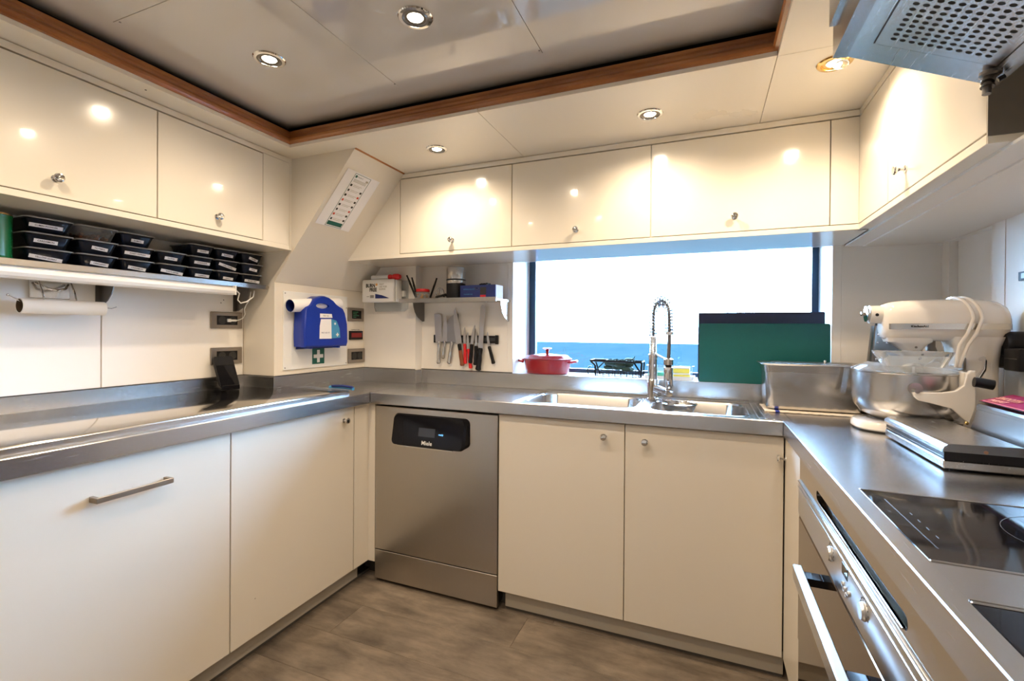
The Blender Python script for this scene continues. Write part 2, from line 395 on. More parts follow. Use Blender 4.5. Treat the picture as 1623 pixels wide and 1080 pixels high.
# teak moulding, three visible runs
prof = [(-.002,.014),(.008,.016),(.013,.022),(.013,.030),(.008,.038),(.002,.042),(.002,.049),(-.002,.058),(-.002,.067),(-.008,.070),(-.03,.070),(-.03,.014)]
def crown(label, fn):
    mb = MB(); A = [fn(o, ZS+z-.002, 0) for o, z in prof]; B = [fn(o, ZS+z-.002, 1) for o, z in prof]
    mb.ring([A, B], True, True, True, smooth=False); return struct('trim_%d' % (3+len([o for o in bpy.data.objects if o.name.startswith('trim_') and o.get('category') == 'moulding'])), mb, 'wood', label, 'moulding')
IX, IY, JX = -1.546, 1.4062, .1712
crown('teak moulding along the left edge of the ceiling tray', lambda o, z, e: (IX+o, IY-o if e else YB, z))
crown('teak moulding along the back edge of the ceiling tray', lambda o, z, e: ((JX-o) if e else (IX+o), IY-o, z))
crown('teak moulding along the right edge of the ceiling tray', lambda o, z, e: (JX-o, IY-o if e else YB, z))

# ------------------------------------------------------------------ downlights
LBL = ['round downlight in the tray nearest the left cabinets', 'round downlight in the tray, the larger and rightmost one in view',
 'tray downlight above the sink side, out of the picture', 'left tray downlight over the camera', 'middle tray downlight over the camera', 'right tray downlight over the camera',
 'left downlight behind the camera', 'right downlight behind the camera',
 'small downlight in the soffit beside the slanted casing', 'small downlight in the soffit above the window', 'gold-tinted downlight in the soffit at the hood corner']
for k, (x, y, z, b) in enumerate(LAMPS):
    t = thing('downlight', LBL[k], 'light', (x, y, z), 'recessed ceiling downlights')
    R = .0455 if k < 8 else .043
    gold = 'gold' if k == 10 else 'chrome'
    obj('bezel', MB().lathe([(R*.74,-.0006),(R*.76,-.0045),(R*.94,-.004),(R,-.001),(R,.002)], (x,y,z), 'z', 28, False, False), gold, t)
    obj('inner_ring', MB().lathe([(R*.42,-.0006),(R*.47,-.0028),(R*.60,-.0030),(R*.66,-.0012),(R*.74,-.0005)], (x,y,z), 'z', 24, False, False), 'dark_steel' if k != 10 else 'gold', t)
    obj('bulb', MB().lathe([(R*.42,-.0024),(R*.42,-.0008)], (x,y,z), 'z', 20, True, True), 'lamp', t)
    if k == 10: obj('glass_drop', MB().sphere((x+.012,y-.01,z-.012), .015, 1.2, 1, .7), 'clear', t)
#PART2
# ------------------------------------------------------------------ knob helper
def knob(p, n, parent, label=None):
    # p: point on the door face, n: outward axis vector
    n = Vector(n); q = Vector((0,0,1)).rotation_difference(n).to_matrix().to_4x4()
    mb = MB(); mb.xf = Matrix.Translation(p) @ q
    mb.lathe([(.0095,0),(.0095,.002),(.0045,.0035),(.0038,.012),(.0075,.016),(.0118,.019),(.0125,.0225),(.0105,.0255),(.005,.027)], seg=20)
    o = obj('knob', mb, 'chrome', parent); return o
# ------------------------------------------------------------------ left upper cabinets (doors face +x)
def up_left(y0, y1, ky, label, hasknob=True):
    t = thing('wall_cabinet', label, 'cabinet', (XU-.02, (y0+y1)/2, ZD), 'left wall cabinets')
    obj('body', bx(-1.93, XU-.0185, y0+.0005, y1-.0005, ZD, ZT+.001), 'cream', t)
    d = obj('door', bx(XU-.018, XU, y0+.0017, y1-.0017, ZD+.0028, ZT-.0025, bev=.001), 'cream', t)
    if hasknob: knob((XU, ky, 1.530), (1,0,0), d)
up_left(-.064, .454, .195, 'left wall cabinet nearest the camera, beyond the picture edge')
up_left(.454, .972, .713, 'left wall cabinet above the green tin')
up_left(.972, 1.364, 1.172, 'left wall cabinet above the small spice tubs')
fp = struct('trim_6', MB().box(-1.93, XU-.001, 1.3645, 1.493, ZD, ZT+.001), 'cream', 'blank filler end of the left wall cabinets', 'filler')
obj('panel', bx(XU-.001, XU, 1.3652, 1.4915, ZD+.0025, ZT-.0025), 'cream', fp)
obj('end_post', bx(-1.93, XU, 1.4938, 1.519, ZF, ZS), 'cream', fp)
obj('bottom_rail', bx(-1.93, XU, YB, 1.4935, ZF, ZD, bev=.0008), 'cream', fp)
obj('top_rail', bx(-1.93, XU, YB, 1.4935, ZT+.002, ZS-.002, bev=.0006), 'cream', fp)
# ------------------------------------------------------------------ back upper cabinets (doors face -y)
def up_back(x0, x1, kx, kz, label):
    t = thing('wall_cabinet', label, 'cabinet', ((x0+x1)/2, YU+.02, ZD), 'back wall cabinets')
    obj('body', bx(x0+.0005, x1-.0005, YU+.0185, 2.145, ZD, ZT+.001), 'cream', t)
    d = obj('door', bx(x0+.0017, x1-.0017, YU, YU+.018, ZD+.0025, ZT-.0025, bev=.001), 'cream', t)
    knob((kx, YU, kz), (0,-1,0), d)
up_back(-1.322, -.757, -1.042, 1.525, 'back wall cabinet above the knife rack')
up_back(-.757, -.191, -.477, 1.528, 'back wall cabinet above the red pot')
up_back(-.191, .380, .094, 1.532, 'back wall cabinet above the chopping boards')
fb = struct('trim_7', MB().box(-1.66, -1.3235, YU+.0005, 2.12, ZD, ZT+.001), 'cream', 'blank fillers and rails of the back wall cabinets', 'filler')
obj('panel', bx(.3815, XRU-.0005, YU, YU+.018, ZD+.0025, ZT-.0025), 'cream', fb)
obj('bottom_rail', bx(-1.70, XRU+.03, YU, 2.151, ZF, ZD, bev=.0008), 'cream', fb)
obj('top_rail', bx(-1.40, XRU+.03, YU, 2.151, ZT+.002, ZS-.002, bev=.0006), 'cream', fb)
obj('end_board', bx(.3815, .80, YU+.019, 2.151, ZD, ZT), 'cream', fb)
# ------------------------------------------------------------------ right upper cabinet (door faces -x)
t = thing('wall_cabinet', 'right wall cabinet with one knob beside the extractor hood', 'cabinet', (XRU+.02, 1.35, ZD))
obj('body', bx(XRU+.0185, XRW+.01, 1.0895, 1.575, ZD, ZT+.001), 'cream', t)
d = obj('door', bx(XRU, XRU+.018, 1.0895, 1.5738, ZD+.0025, ZT-.0025, bev=.001), 'cream', t)
knob((XRU, 1.453, 1.534), (-1,0,0), d)
fr_ = struct('trim_8', bx(XRU, XRU+.018, 1.5762, YU+.001, ZD+.0025, ZT-.0025), 'cream', 'blank filler and rails of the right wall cabinet', 'filler')
obj('bottom_rail', bx(XRU, XRW+.01, 1.0895, YU+.02, ZF, ZD, bev=.0008), 'cream', fr_)
obj('top_rail', bx(XRU, XRW+.01, 1.0895, YU+.02, ZT+.002, ZS-.002), 'cream', fr_)
obj('under_board', bx(XRU+.035, XRW+.01, YB+.5, 2.15, ZF-.006, ZF), 'wall', fr_)
obj('under_board', bx(.55, XRW+.01, YB+.5, 2.15, ZF-.010, ZF-.006), 'wall', fr_)
obj('shelf_edge', bx(XRU+.001, XRW+.01, 1.0870, 1.0893, ZF, ZF+.013), 'cream', fr_)
# ------------------------------------------------------------------ base cabinets, left run (doors face +x)
XD = -1.394
def base_left(y0, y1, label):
    t = thing('base_cabinet', label, 'cabinet', (XD-.02, (y0+y1)/2, .086), 'left base cabinets')
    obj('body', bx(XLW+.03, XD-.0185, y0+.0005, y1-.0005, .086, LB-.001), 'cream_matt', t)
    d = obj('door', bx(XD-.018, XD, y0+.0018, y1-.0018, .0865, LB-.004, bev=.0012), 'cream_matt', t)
    return t, d
base_left(-.10, .475, 'left base cabinet nearest the camera, beyond the picture edge')
t, d = base_left(.475, 1.045, 'wide left base cabinet with a long bar handle')
mb = MB(); hx, hz = XD+.026, .706
mb.box(hx, hx+.006, .672, .852, hz-.011, hz+.003, bev=.0012)
for yy_ in (.672, .843): mb.box(XD, hx+.003, yy_, yy_+.009, hz-.011, hz+.003, bev=.001)
mb.xf = None; obj('handle', mb, 'socket', d)
t, d = base_left(1.045, 1.615, 'left base cabinet with a small round knob near the corner')
knob((XD, 1.552, .743), (1,0,0), d)
obj('screw_cap', MB().cyl((XD-.001, 1.135, .215), (XD+.0006, 1.135, .215), .0025, 8), 'plinth', d)
struct('trim_11', bx(XD-.018, XD, 1.6168, 1.716, .0865, LB-.004), 'cream_matt', 'narrow filler strip closing the left base corner', 'filler')
struct('trim_12', bx(XD+.0003, -1.3585, 1.710, 1.73, .0865, LB-.002), 'cream_matt', 'narrow upright strip between corner and dishwasher', 'filler')
kl = struct('baseboard_left', bx(-1.46, -1.437, YB, 1.690, .012, .086), 'plinth', 'grey brown plinth under the left base cabinets', 'plinth')
kb = struct('baseboard_back', bx(-.735, .245, 1.744, 1.76, .012, .086), 'plinth', 'grey brown plinth under the sink cabinets', 'plinth')
obj('dark_gap', MB().box(-1.47,-1.44,YB,1.78,0,.012).box(-1.47,-.735,1.78,1.80,0,.086).box(-.735,.245,1.749,1.76,0,.012), 'void', kb)
kr = struct('baseboard_right', bx(.262, .28, YB, 1.745, .0, .086), 'cream_matt', 'cream plinth under the right side', 'plinth')
# ------------------------------------------------------------------ base cabinets, back run
YD = 1.709
def base_back(x0, x1, kx, kz, label):
    t = thing('base_cabinet', label, 'cabinet', ((x0+x1)/2, YD+.02, .086), 'sink base cabinets')
    # carcass: open-topped box of boards, so that the sink bowls hang inside
    mb = MB(); a, b = x0+.0005, x1-.0005
    mb.box(a, a+.014, YD+.0185, 2.13, .086, LB-.002).box(b-.014, b, YD+.0185, 2.13, .086, LB-.002)
    mb.box(a+.014, b-.014, YD+.0185, 2.13, .086, .102).box(a+.014, b-.014, 2.115, 2.13, .102, LB-.002)
    obj('body', mb, 'cream_matt', t)
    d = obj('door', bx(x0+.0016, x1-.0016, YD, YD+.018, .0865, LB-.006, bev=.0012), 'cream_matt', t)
    k = knob((kx, YD, kz), (0,-1,0), d); return t
base_back(-.7545, -.2606, -.334, .742, 'sink base cabinet left, beside the dishwasher')
base_back(-.2606, .2385, -.190, .737, 'sink base cabinet right, beside the oven run')
# right run filler + knob
t = thing('base_cabinet', 'narrow cream base cabinet between sink and oven', 'cabinet', (.25, 1.58, .086))
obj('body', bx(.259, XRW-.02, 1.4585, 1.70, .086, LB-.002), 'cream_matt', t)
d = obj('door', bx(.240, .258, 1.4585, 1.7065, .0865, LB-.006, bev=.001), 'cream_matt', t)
knob((.240, 1.686, .728), (-1,0,0), d)

# ------------------------------------------------------------------ dishwasher
t = thing('dishwasher', 'stainless steel dishwasher with a black display handle', 'dishwasher', (-1.057, YD+.3, .01))
x0, x1 = -1.3562, -.7583
obj('body', bx(x0+.004, x1-.004, YD+.022, 2.10, .02, .785), 'dark_steel', t)
d = obj('door', bx(x0, x1, YD, YD+.02, .148, .786, bev=.0015), 'steel_z', t)
obj('plinth_panel', bx(x0, x1, YD+.001, YD+.021, .0155, .1435, bev=.0012), 'steel_z', t)
for a in (x0+.03, x1-.07): obj('foot', bx(a,a+.04,YD+.05,YD+.09,0,.02), 'black', t)
# control pod, leaning out at the bottom (pull edge)
X0, X1 = -1.247, -.905
def pod(y, z0, z1, x0_, x1_, r, n=5):
    return [(p[0], y(p[1]), p[1]) for p in rrect(x0_, x1_, z0, z1, r, 0, n)]
mb = MB()
fn = lambda z: YD - .010 - .024*(.757-z)/.13
mb.ring([pod(lambda z: YD+.0005, .640, .762, X0-.006, X1+.024, .022), pod(lambda z: fn(z)+.006, .632, .760, X0-.004, X1+.012, .022),
         pod(fn, .633, .757, X0, X1, .020)], True, True, True, smooth=False)
pd = obj('control_pod', mb, 'black_gloss', d)
obj('grip_edge', bx(X0+.03, X1-.04, fn(.632)-.0012, fn(.632)+.004, .6285, .632), 'steel', pd)
def onpod(x, z, off=.0006): return (x, fn(z)-off, z)
mb = MB(); a, b = -1.115, -1.035; mb.poly([onpod(a,.676), onpod(b,.676), onpod(b,.711), onpod(a,.711)], [(0,1,2,3)]); 
M['lcd'] = mat('grey_lcd', (.035,.04,.05), .15); obj('display', mb, 'lcd', pd)
upv = (0, -.024/.13*-1, 1)
text('lettering', 'Miele', .024, onpod(-1.070, .650), (1,0,0), (0,.18,1), 'white', pd, bold=.0002)
text('blue_text', 'ready', .010, onpod(-1.006, .690), (1,0,0), (0,.18,1), 'led_blue', pd, bold=.0002)

# ------------------------------------------------------------------ worktop (continuous stainless steel)
wt = thing('worktop', 'U-shaped stainless steel worktop with raised lip, upstand and two sinks', 'worktop', (0, 1.9, .80))
def lip(name, a, b):
    return obj(name, bx(*a, *b, bev=0), 'steel', wt)
L_ = 'lip'
obj('lip', MB().box(-1.3985,-1.3705,YB+.6,1.6890,LB,LT,bev=.0016).box(-1.9,-1.3985,YB+.6,1.72,LB,DT-.0005), 'steel_y', wt)
obj('lip', MB().box(-1.3700,.2315,1.6890,1.717,LB,LT,bev=.0016), 'steel_x', wt)
obj('lip', MB().box(.2320,.2600,YB+.6,1.7165,LB,LT,bev=.0016), 'steel_y', wt)
# deck with two bowl openings
bowls = [(-.668, -.238, 1.752, 2.043, .062), (-.182, .142, 1.752, 2.043, .062)]
def deck(x0, x1, y0, y1, holes, z):
    t = bmesh.new(); ed = []
    def loop(pts):
        v = [t.verts.new(p) for p in pts]
        for i in range(len(v)): ed.append(t.edges.new((v[i], v[(i+1)%len(v)])))
    loop([(x0,y0,z),(x1,y0,z),(x1,y1,z),(x0,y1,z)])
    for h in holes: loop(rrect(h[0],h[1],h[2],h[3],h[4],z))
    bmesh.ops.triangle_fill(t, edges=ed, use_beauty=True, use_dissolve=False, normal=(0,0,1))
    mb = MB(); mb.merge(t); return mb
mb = deck(-1.3985, .262, 1.7165, 2.139, bowls, DT)
mb.box(-1.95, -1.3985, 1.60, 2.0885, LB, DT)
obj('deck', mb, 'steel_top', wt)
mb = MB().box(.2600, XRW-.037, 1.0235, 2.139, DT-.004, DT).box(.2600, XRW-.037, .640, .7325, DT-.004, DT+.002).box(.2600, XRW-.037, YB+.6, .345, DT-.004, DT).box(.72, XRW-.037, .345, 1.0235, DT-.004, DT)
obj('deck', mb, 'steel_top', wt)
for (a, b, c, d_, r) in bowls:
    mb = MB(); L = []
    for ins, z, rr in ((-.010,DT+.0003,r+.008),(-.007,DT+.002,r+.006),(-.002,DT+.0018,r),(.002,DT-.004,r),(.006,DT-.12,r-.004),(.012,DT-.145,r-.008),(.030,DT-.158,r-.02),(.09,DT-.160,r-.04)):
        L.append(rrect(a+ins,b-ins,c+ins,d_-ins,max(rr,.01),z))
    mb.ring(L, True, False, True); bo = obj('sink_bowl', mb, 'polished', wt)
    cx, cy = (a+b)/2, (c+d_)/2
    obj('drain', MB().lathe([(.04,.0),(.04,.003),(.03,.003),(.026,.0),(.004,.001)], (cx,cy,DT-.1598), 'z', 24), 'chrome', bo)
# raised border of the sink area and the ridges at its right end
mb = MB()
for a in ((-.705,-.697,1.722,2.118),(-.690,-.684,1.726,2.108),(.166,.172,1.722,2.118),(.186,.191,1.722,2.118),(.208,.213,1.722,2.138)):
    mb.box(*a, DT, DT+.003, bev=.0012)
mb.box(-.70,.17,2.102,2.109,DT,DT+.003,bev=.0012)
obj('rim', mb, 'steel', wt)
# upstands
US = .9155
mb = MB().box(-1.9245,-1.9165,YB+.6,1.5035,DT,US,bev=.0008).box(-1.9165,-1.732,1.4960,1.5035,DT,US-.001,bev=.0008).box(-1.7375,-1.7300,1.4960,2.0880,DT,US,bev=.0008)
obj('upstand', mb, 'steel_y', wt)
mb = MB().box(-1.7300,-1.3960,2.0810,2.0885,DT,US,bev=.0008).box(-1.4033,-1.3958,2.0885,2.1385,DT,US-.001,bev=.0008).box(-1.3958,.789,2.1395,2.1505,DT,US-.0015,bev=.0008)
mb.box(-1.306,-1.3045,2.1388,2.1396,DT,US-.002); obj('upstand', mb, 'steel_x', wt)
mb = MB(); mb.box(.2165,.2178,2.1385,2.1396,DT,US-.002)
mb.prism([(.752,.842),(.752,.915),(.757,.921),(.789,.923),(.789,.842)], 'y', YB+.6, 2.139)
obj('upstand', mb, 'steel_y', wt)
# weld seams
mb = MB().box(-1.3985,-1.3979,1.72,2.08,DT,DT+.0006); mb.poly([(-1.3046,2.139,DT+.0005),(-1.3038,2.139,DT+.0005),(-1.4705,1.72,DT+.0005),(-1.4715,1.72,DT+.0005)], [(0,1,2,3)])
obj('weld_seam', mb, 'chrome', wt)
struct('trim_13', MB().box(-1.925,-1.922,YB+.6,1.5035,US,US+.0028).box(-1.925,-1.7385,1.5015,1.504,US,US+.0028).box(-1.739,-1.7355,1.502,2.088,US,US+.0028).box(-1.736,-1.4033,2.0855,2.089,US,US+.0028).box(-1.4035,-.878,2.1478,2.151,US-.001,US+.0022), 'black_soft', 'black sealing line along the top of the steel upstand', 'sealant')
# mirror-polished cover plate on the left run
t = thing('cover_plate', 'mirror-polished steel cover plate lying on the left worktop', 'plate', (-1.65, .8, DT))
mb = MB().box(-1.9160,-1.396,YB+.65,1.585,.8425,.8655,bev=.003,seg=2)
obj('plate', mb, 'plate', t)
obj('edge_strip', bx(-1.3965,-1.3925,YB+.65,1.583,.8438,.8625,bev=.0012), 'steel_y', t)
# ------------------------------------------------------------------ cooktops
def hob(y0, y1, label):
    t = thing('cooktop', label, 'cooktop', (.48, (y0+y1)/2, DT), 'glass cooktops on the right worktop')
    obj('frame', MB().box(.2605,.719,y0,y0+.004,DT-.03,DT+.0035,bev=.001).box(.2605,.719,y1-.004,y1,DT-.03,DT+.0035,bev=.001).box(.715,.719,y0+.004,y1-.004,DT-.03,DT+.0035), 'steel', t)
    g = obj('glass', bx(.2610,.7150,y0+.0042,y1-.0042,DT-.03,DT+.0022,bev=.0008), 'black_gloss', t)
    cx, cy = .50, (y0+y1)/2; M.setdefault('zone', mat('hob_zone_print', (.05,.05,.05), .35, spec=.2))
    mb = MB()
    for r in (.07, .10):
        mb.ring([[(cx+rr*math.cos(a), cy+rr*math.sin(a), DT+.0026) for a in [2*PI*k/48 for k in range(48)]] for rr in (r, r+.0012)], smooth=False)
    for k in range(4): mb.box(.30,.3009+.0003,cy-.06+.03*k,cy-.05+.03*k,DT+.0022,DT+.0027)
    mb.box(.285,.286,cy-.10,cy+.10,DT+.0022,DT+.0027)
    obj('zone_marking', mb, 'zone', g)
hob(.7330, 1.0230, 'black glass cooktop directly in front of the sandwich press')
hob(.3460, .6395, 'black glass cooktop at the lower right picture edge')
obj('divider_bead', bx(.2610,.72,.6405,.6425,DT+.0022,DT+.0042), 'steel', bpy.data.objects['worktop'])

# ------------------------------------------------------------------ oven (front faces -x)
t = thing('oven', 'wide built-in oven with steel control panel and bar handle', 'oven', (.3, 1.0, .3))
OX = .240; y0, y1 = .54, 1.455
obj('body', bx(OX+.03, XRW-.02, y0, y1, .10, .790), 'dark_steel', t)
# steel fascia with the long vent slot (z .735-.797)
def slotplate(ya, yb, za, zb, sy0, sy1, sz0, sz1):
    tt = bmesh.new(); ed = []
    def loop(p):
        v = [tt.verts.new(q) for q in p]
        for i in range(len(v)): ed.append(tt.edges.new((v[i], v[(i+1)%len(v)])))
    loop([(OX,ya,za),(OX,yb,za),(OX,yb,zb),(OX,ya,zb)])
    r = (sz1-sz0)/2; lp = []
    for cy, a0 in ((sy1-r, -PI/2), (sy0+r, PI/2)):
        for k in range(9):
            a = a0 + PI*k/8; lp.append((OX, cy+r*math.cos(a), (sz0+sz1)/2 + r*math.sin(a)))
    loop(lp); bmesh.ops.triangle_fill(tt, edges=ed, use_beauty=True, normal=(-1,0,0))
    mb = MB(); mb.merge(tt); mb.ring([lp, [(q[0]+.02, q[1], q[2]) for q in lp]], smooth=False)
    mb.box(OX+.0205, OX+.022, sy0-.01, sy1+.01, sz0-.01, sz1+.01); return mb
fa = obj('fascia', slotplate(.40, y1+.002, .7345, LB-.0015, .735, 1.258, .7455, .7665), 'fascia_steel', t)
obj('vent_slot', bx(OX+.0185, OX+.0205, .735, 1.258, .745, .767), 'black', fa)
obj('slot_lower_edge', bx(OX-.0015, OX+.004, .75, 1.243, .7430, .7455, bev=.0007), 'chrome', fa)
cp = obj('control_panel', bx(OX-.004, OX+.03, y0, y1, .640, .7330, bev=.0035, seg=2), 'oven_panel', t)
obj('trim_line', bx(OX-.0055, OX-.003, y0, y1, .7275, .7300, bev=.0008), 'chrome', cp)
obj('trim_line', bx(OX-.0055, OX-.003, y0, y1, .7130, .7145, bev=.0005), 'chrome', cp)
for ky in (1.100, .892):
    mb = MB(); mb.lathe([(.0145,0),(.0145,.0025),(.0135,.0035),(.0125,.0065),(.004,.0070)], (0,0,0), 'z', 24); 
    bmesh.ops.transform(mb.bm, matrix=Matrix.Translation((OX-.004, ky, .687)) @ Matrix.Rotation(-PI/2, 4, 'Y'), verts=mb.bm.verts[:])
    obj('knob', mb, 'oven_panel', cp)
obj('display', bx(OX-.0048, OX-.004, .985, 1.020, .688, .708), 'black_gloss', cp)
for k, (by, bz) in enumerate(((1.010,.672),(.998,.668),(.986,.664),(.974,.672))):
    mb = MB(); mb.lathe([(.0045,0),(.0045,.003),(.002,.004)], (0,0,0), 'z', 14)
    bmesh.ops.transform(mb.bm, matrix=Matrix.Translation((OX-.004, by, bz)) @ Matrix.Rotation(-PI/2, 4, 'Y'), verts=mb.bm.verts[:])
    obj('button', mb, 'chrome', cp)
mb = MB()
for ky in (1.100, .892):
    for k in range(9):
        a = PI*(.1+.8*k/8)*1.2; mb.box(OX-.0045, OX-.004, ky+.020*math.cos(a)-.0008, ky+.020*math.cos(a)+.0008, .687+.020*math.sin(a)-.0012, .687+.020*math.sin(a)+.0012)
obj('printed_mark', mb, 'ink', cp)['kind'] = 'stuff'
obj('gap_line', bx(OX-.001, OX+.02, y0, y1, .6345, .6395), 'black', t)
dr = obj('door', bx(OX-.002, OX+.028, y0, y1, .305, .6335, bev=.002), 'oven_glass', t)
hb = obj('handle', bx(.181, .198, .800, 1.172, .592, .624, bev=.002), 'oven_panel', dr)
for a in (.815, 1.130): obj('handle_mount', bx(.198, OX-.001, a, a+.030, .600, .616), 'black_gloss', hb)
obj('lower_drawer', bx(OX, OX+.02, y0, y1, .105, .3015, bev=.001), 'oven_glass', t)
t = thing('base_cabinet', 'steel-fronted base unit right of the oven at the picture corner', 'cabinet', (.3, .1, .1))
obj('body', bx(OX+.02, XRW-.02, -.6, .535, .09, .790), 'dark_steel', t)
obj('door', bx(OX, OX+.018, -.6, .534, .09, .728, bev=.001), 'steel_y', t)

# ------------------------------------------------------------------ extractor hood
t = thing('extractor_hood', 'stainless steel extractor hood with perforated slanted filter above the cooktops', 'hood', (.5, .75, 1.56))
HX0, HZ0, HX1, HZ1 = .2485, 1.657, .4685, 1.558
Y0H, Y1H = .10, 1.082
sl = (HZ1-HZ0)/(HX1-HX0)
obj('front_lip', MB().prism([(.2256,1.6585),(HX0,1.6555),(HX0,1.6650),(.2256,1.668)], 'y', Y0H, Y1H), 'steel_y', t)
mb = MB(); mb.prism([(HX0,1.657),(HX1,HZ1),(HX1+.004,HZ1+.004),(HX1+.004,1.72),(.2260,1.72),(.2260,1.6680),(HX0,1.6655)], 'y', Y0H, Y1H)
obj('canopy', mb, 'steel_y', t)
obj('upper_housing', bx(.2195, XRW, Y0H, Y1H, 1.7205, ZS-.002), 'steel_y', t)
def onh(x, y, off=.001):  # point on the slanted underside, pushed out by off
    nx, nz = sl, -1.0; q = math.hypot(nx, nz); return (x + nx/q*off, y, HZ0 + sl*(x-HX0) + nz/q*off)
fx0, fx1, fy1 = .2775, .4430, 1.0225
n0 = (fx1-fx0)/11*0
for (a, b, nm) in ((.56, fy1, 'filter_panel'), (.12, .552, 'filter_panel')):
    mb = MB(); px = .01258; py = .01340; nxh = 11; nyh = int((b-a-.02)/py)
    sx_ = fx0 + .0205 - px/2; sy_ = b - .0225 + py/2 - nyh*py
    O = 2.2e-3
    K = 12
    for i in range(nxh):
        for j in range(nyh):
            cx, cy = sx_+px*(i+.5), sy_+py*(j+.5); sq = []; ci = []
            for k in range(K):
                an = 2*PI*(k+.5)/K; c_, s_ = math.cos(an), math.sin(an); m_ = max(abs(c_), abs(s_))
                sq.append(onh(cx+px/2*c_/m_, cy+py/2*s_/m_, O)); ci.append(onh(cx+.0042*c_, cy+.0042*s_, O))
            V = [mb.bm.verts.new(p) for p in sq+ci]
            for k in range(K): mb.bm.faces.new((V[k], V[(k+1)%K], V[K+(k+1)%K], V[K+k]))
    ex, ey = sx_+px*nxh, sy_+py*nyh
    for (u0,u1,w0,w1) in ((fx0,sx_,a,b),(ex,fx1,a,b),(sx_,ex,a,sy_),(sx_,ex,ey,b)):
        mb.poly([onh(u0,w0,O),onh(u1,w0,O),onh(u1,w1,O),onh(u0,w1,O)], [(0,1,2,3)])
    f = obj(nm, mb, 'steel_y', t)
    mb = MB(); mb.poly([onh(fx0+.004,a+.004,.0008),onh(fx1-.004,a+.004,.0008),onh(fx1-.004,b-.004,.0008),onh(fx0+.004,b-.004,.0008)], [(0,1,2,3)])
    obj('filter_mesh', mb, 'black_soft', f)
    mb = MB(); e = .0022
    for (u0,u1,w0,w1) in ((fx0-e,fx0,a-e,b+e),(fx1,fx1+e,a-e,b+e),(fx0,fx1,b,b+e),(fx0,fx1,a-e,a)):
        mb.poly([onh(u0,w0,.0012),onh(u1,w0,.0012),onh(u1,w1,.0012),onh(u0,w1,.0012)], [(0,1,2,3)])
    obj('frame_gap', mb, 'ink', f)
nz_ = thing('spray_nozzle', 'dark hanging nozzle at the far corner of the extractor hood', 'nozzle', (.443, 1.04, 1.57))
obj('mount', MB().lathe([(.012,.0),(.015,.003),(.015,.008),(.010,.010)], (.443,1.042,1.560), 'z', 16), 'dark_steel', nz_)
mb = MB(); mb.cyl((.443,1.042,1.562),(.437,1.036,1.548),.009,14).cyl((.437,1.036,1.548),(.436,1.035,1.538),.0055,12).cyl((.437,1.036,1.543),(.4365,1.0355,1.540),.0095,12).cyl((.436,1.035,1.538),(.435,1.034,1.528),.006,12)
obj('nozzle_body', mb, 'dark_steel', nz_)
mb = MB(); mb.cyl((.452,1.040,1.552),(.460,1.038,1.556),.004,8); obj('lever', mb, 'black', nz_)
# steel cladding on the cabinet end beside the hood
struct('trim_14', bx(XRU, XRW, 1.0855, 1.0893, ZF+.013, ZS-.003), 'steel_z', 'steel cladding on the end of the right wall cabinet', 'cladding')
#PART3
# ================================================================== things on and around the left run
# wall shelf
SX = -1.765
t = thing('wall_shelf', 'long brushed steel wall shelf holding the black spice tubs', 'shelf', (-1.85, 1.0, 1.30))
obj('board', MB().box(-1.924, SX, .02, 1.500, 1.3015, 1.3125, bev=.0015).box(SX-.003, SX+.001, .02, 1.494, 1.2955, 1.3145, bev=.001), 'shelf_steel', t)
for yb in (.956, 1.462, .30):
    pr_ = [(-1.924,1.3012),(-1.838,1.3012),(-1.842,1.27),(-1.856,1.24),(-1.880,1.216),(-1.905,1.204),(-1.924,1.202)]
    obj('bracket', MB().prism(pr_, 'y', yb, yb+.003).box(-1.924,-1.921,yb-.012,yb+.003,1.200,1.3012), 'dark_steel', t)
# fluorescent fitting
t = thing('under_shelf_light', 'white tube light fitting fixed under the long wall shelf', 'light', (-1.77, .9, 1.28))
obj('housing', MB().box(-1.815,-1.772,.10,1.334,1.272,1.3012,bev=.002), 'white', t)
M['diff'] = mat('opal_diffuser', (.80,.79,.76), .25)
mb = MB(); P_ = [(-1.776,1.2915),(-1.762,1.2905),(-1.752,1.285),(-1.750,1.276),(-1.755,1.266),(-1.768,1.2605),(-1.800,1.2605),(-1.815,1.271),(-1.772,1.2715)]
mb.prism(P_, 'y', .11, 1.330); obj('diffuser', mb, 'diff', t)
obj('end_cap', bx(-1.815,-1.750,1.330,1.335,1.261,1.2985,bev=.001), 'white', t)
mb = MB(); mb.tube([(-1.79,1.335,1.285),(-1.79,1.36,1.284),(-1.80,1.385,1.272),(-1.81,1.385,1.245),(-1.805,1.395,1.232),(-1.80,1.42,1.240),(-1.80,1.450,1.262),(-1.81,1.462,1.288)], .0028, 8)
obj('cable', mb, 'white', t)
cb = thing('white_cable', 'thin white charging cable hanging from shelf to the upper socket', 'cable', (-1.85, 1.45, 1.2))
mb = MB(); mb.tube([(-1.82,1.455,1.285),(-1.83,1.458,1.255),(-1.86,1.462,1.225),(-1.885,1.475,1.21),(-1.893,1.485,1.19),(-1.896,1.478,1.172),(-1.900,1.462,1.163),(-1.903,1.448,1.160)], .0018, 8); obj('lead', mb, 'white', cb)
mb = MB(); mb.cyl((-1.903,1.450,1.160),(-1.906,1.425,1.160),.0048,12); mb.box(-1.9125,-1.902,1.412,1.428,1.153,1.167,bev=.002); obj('plug', mb, 'white', cb)
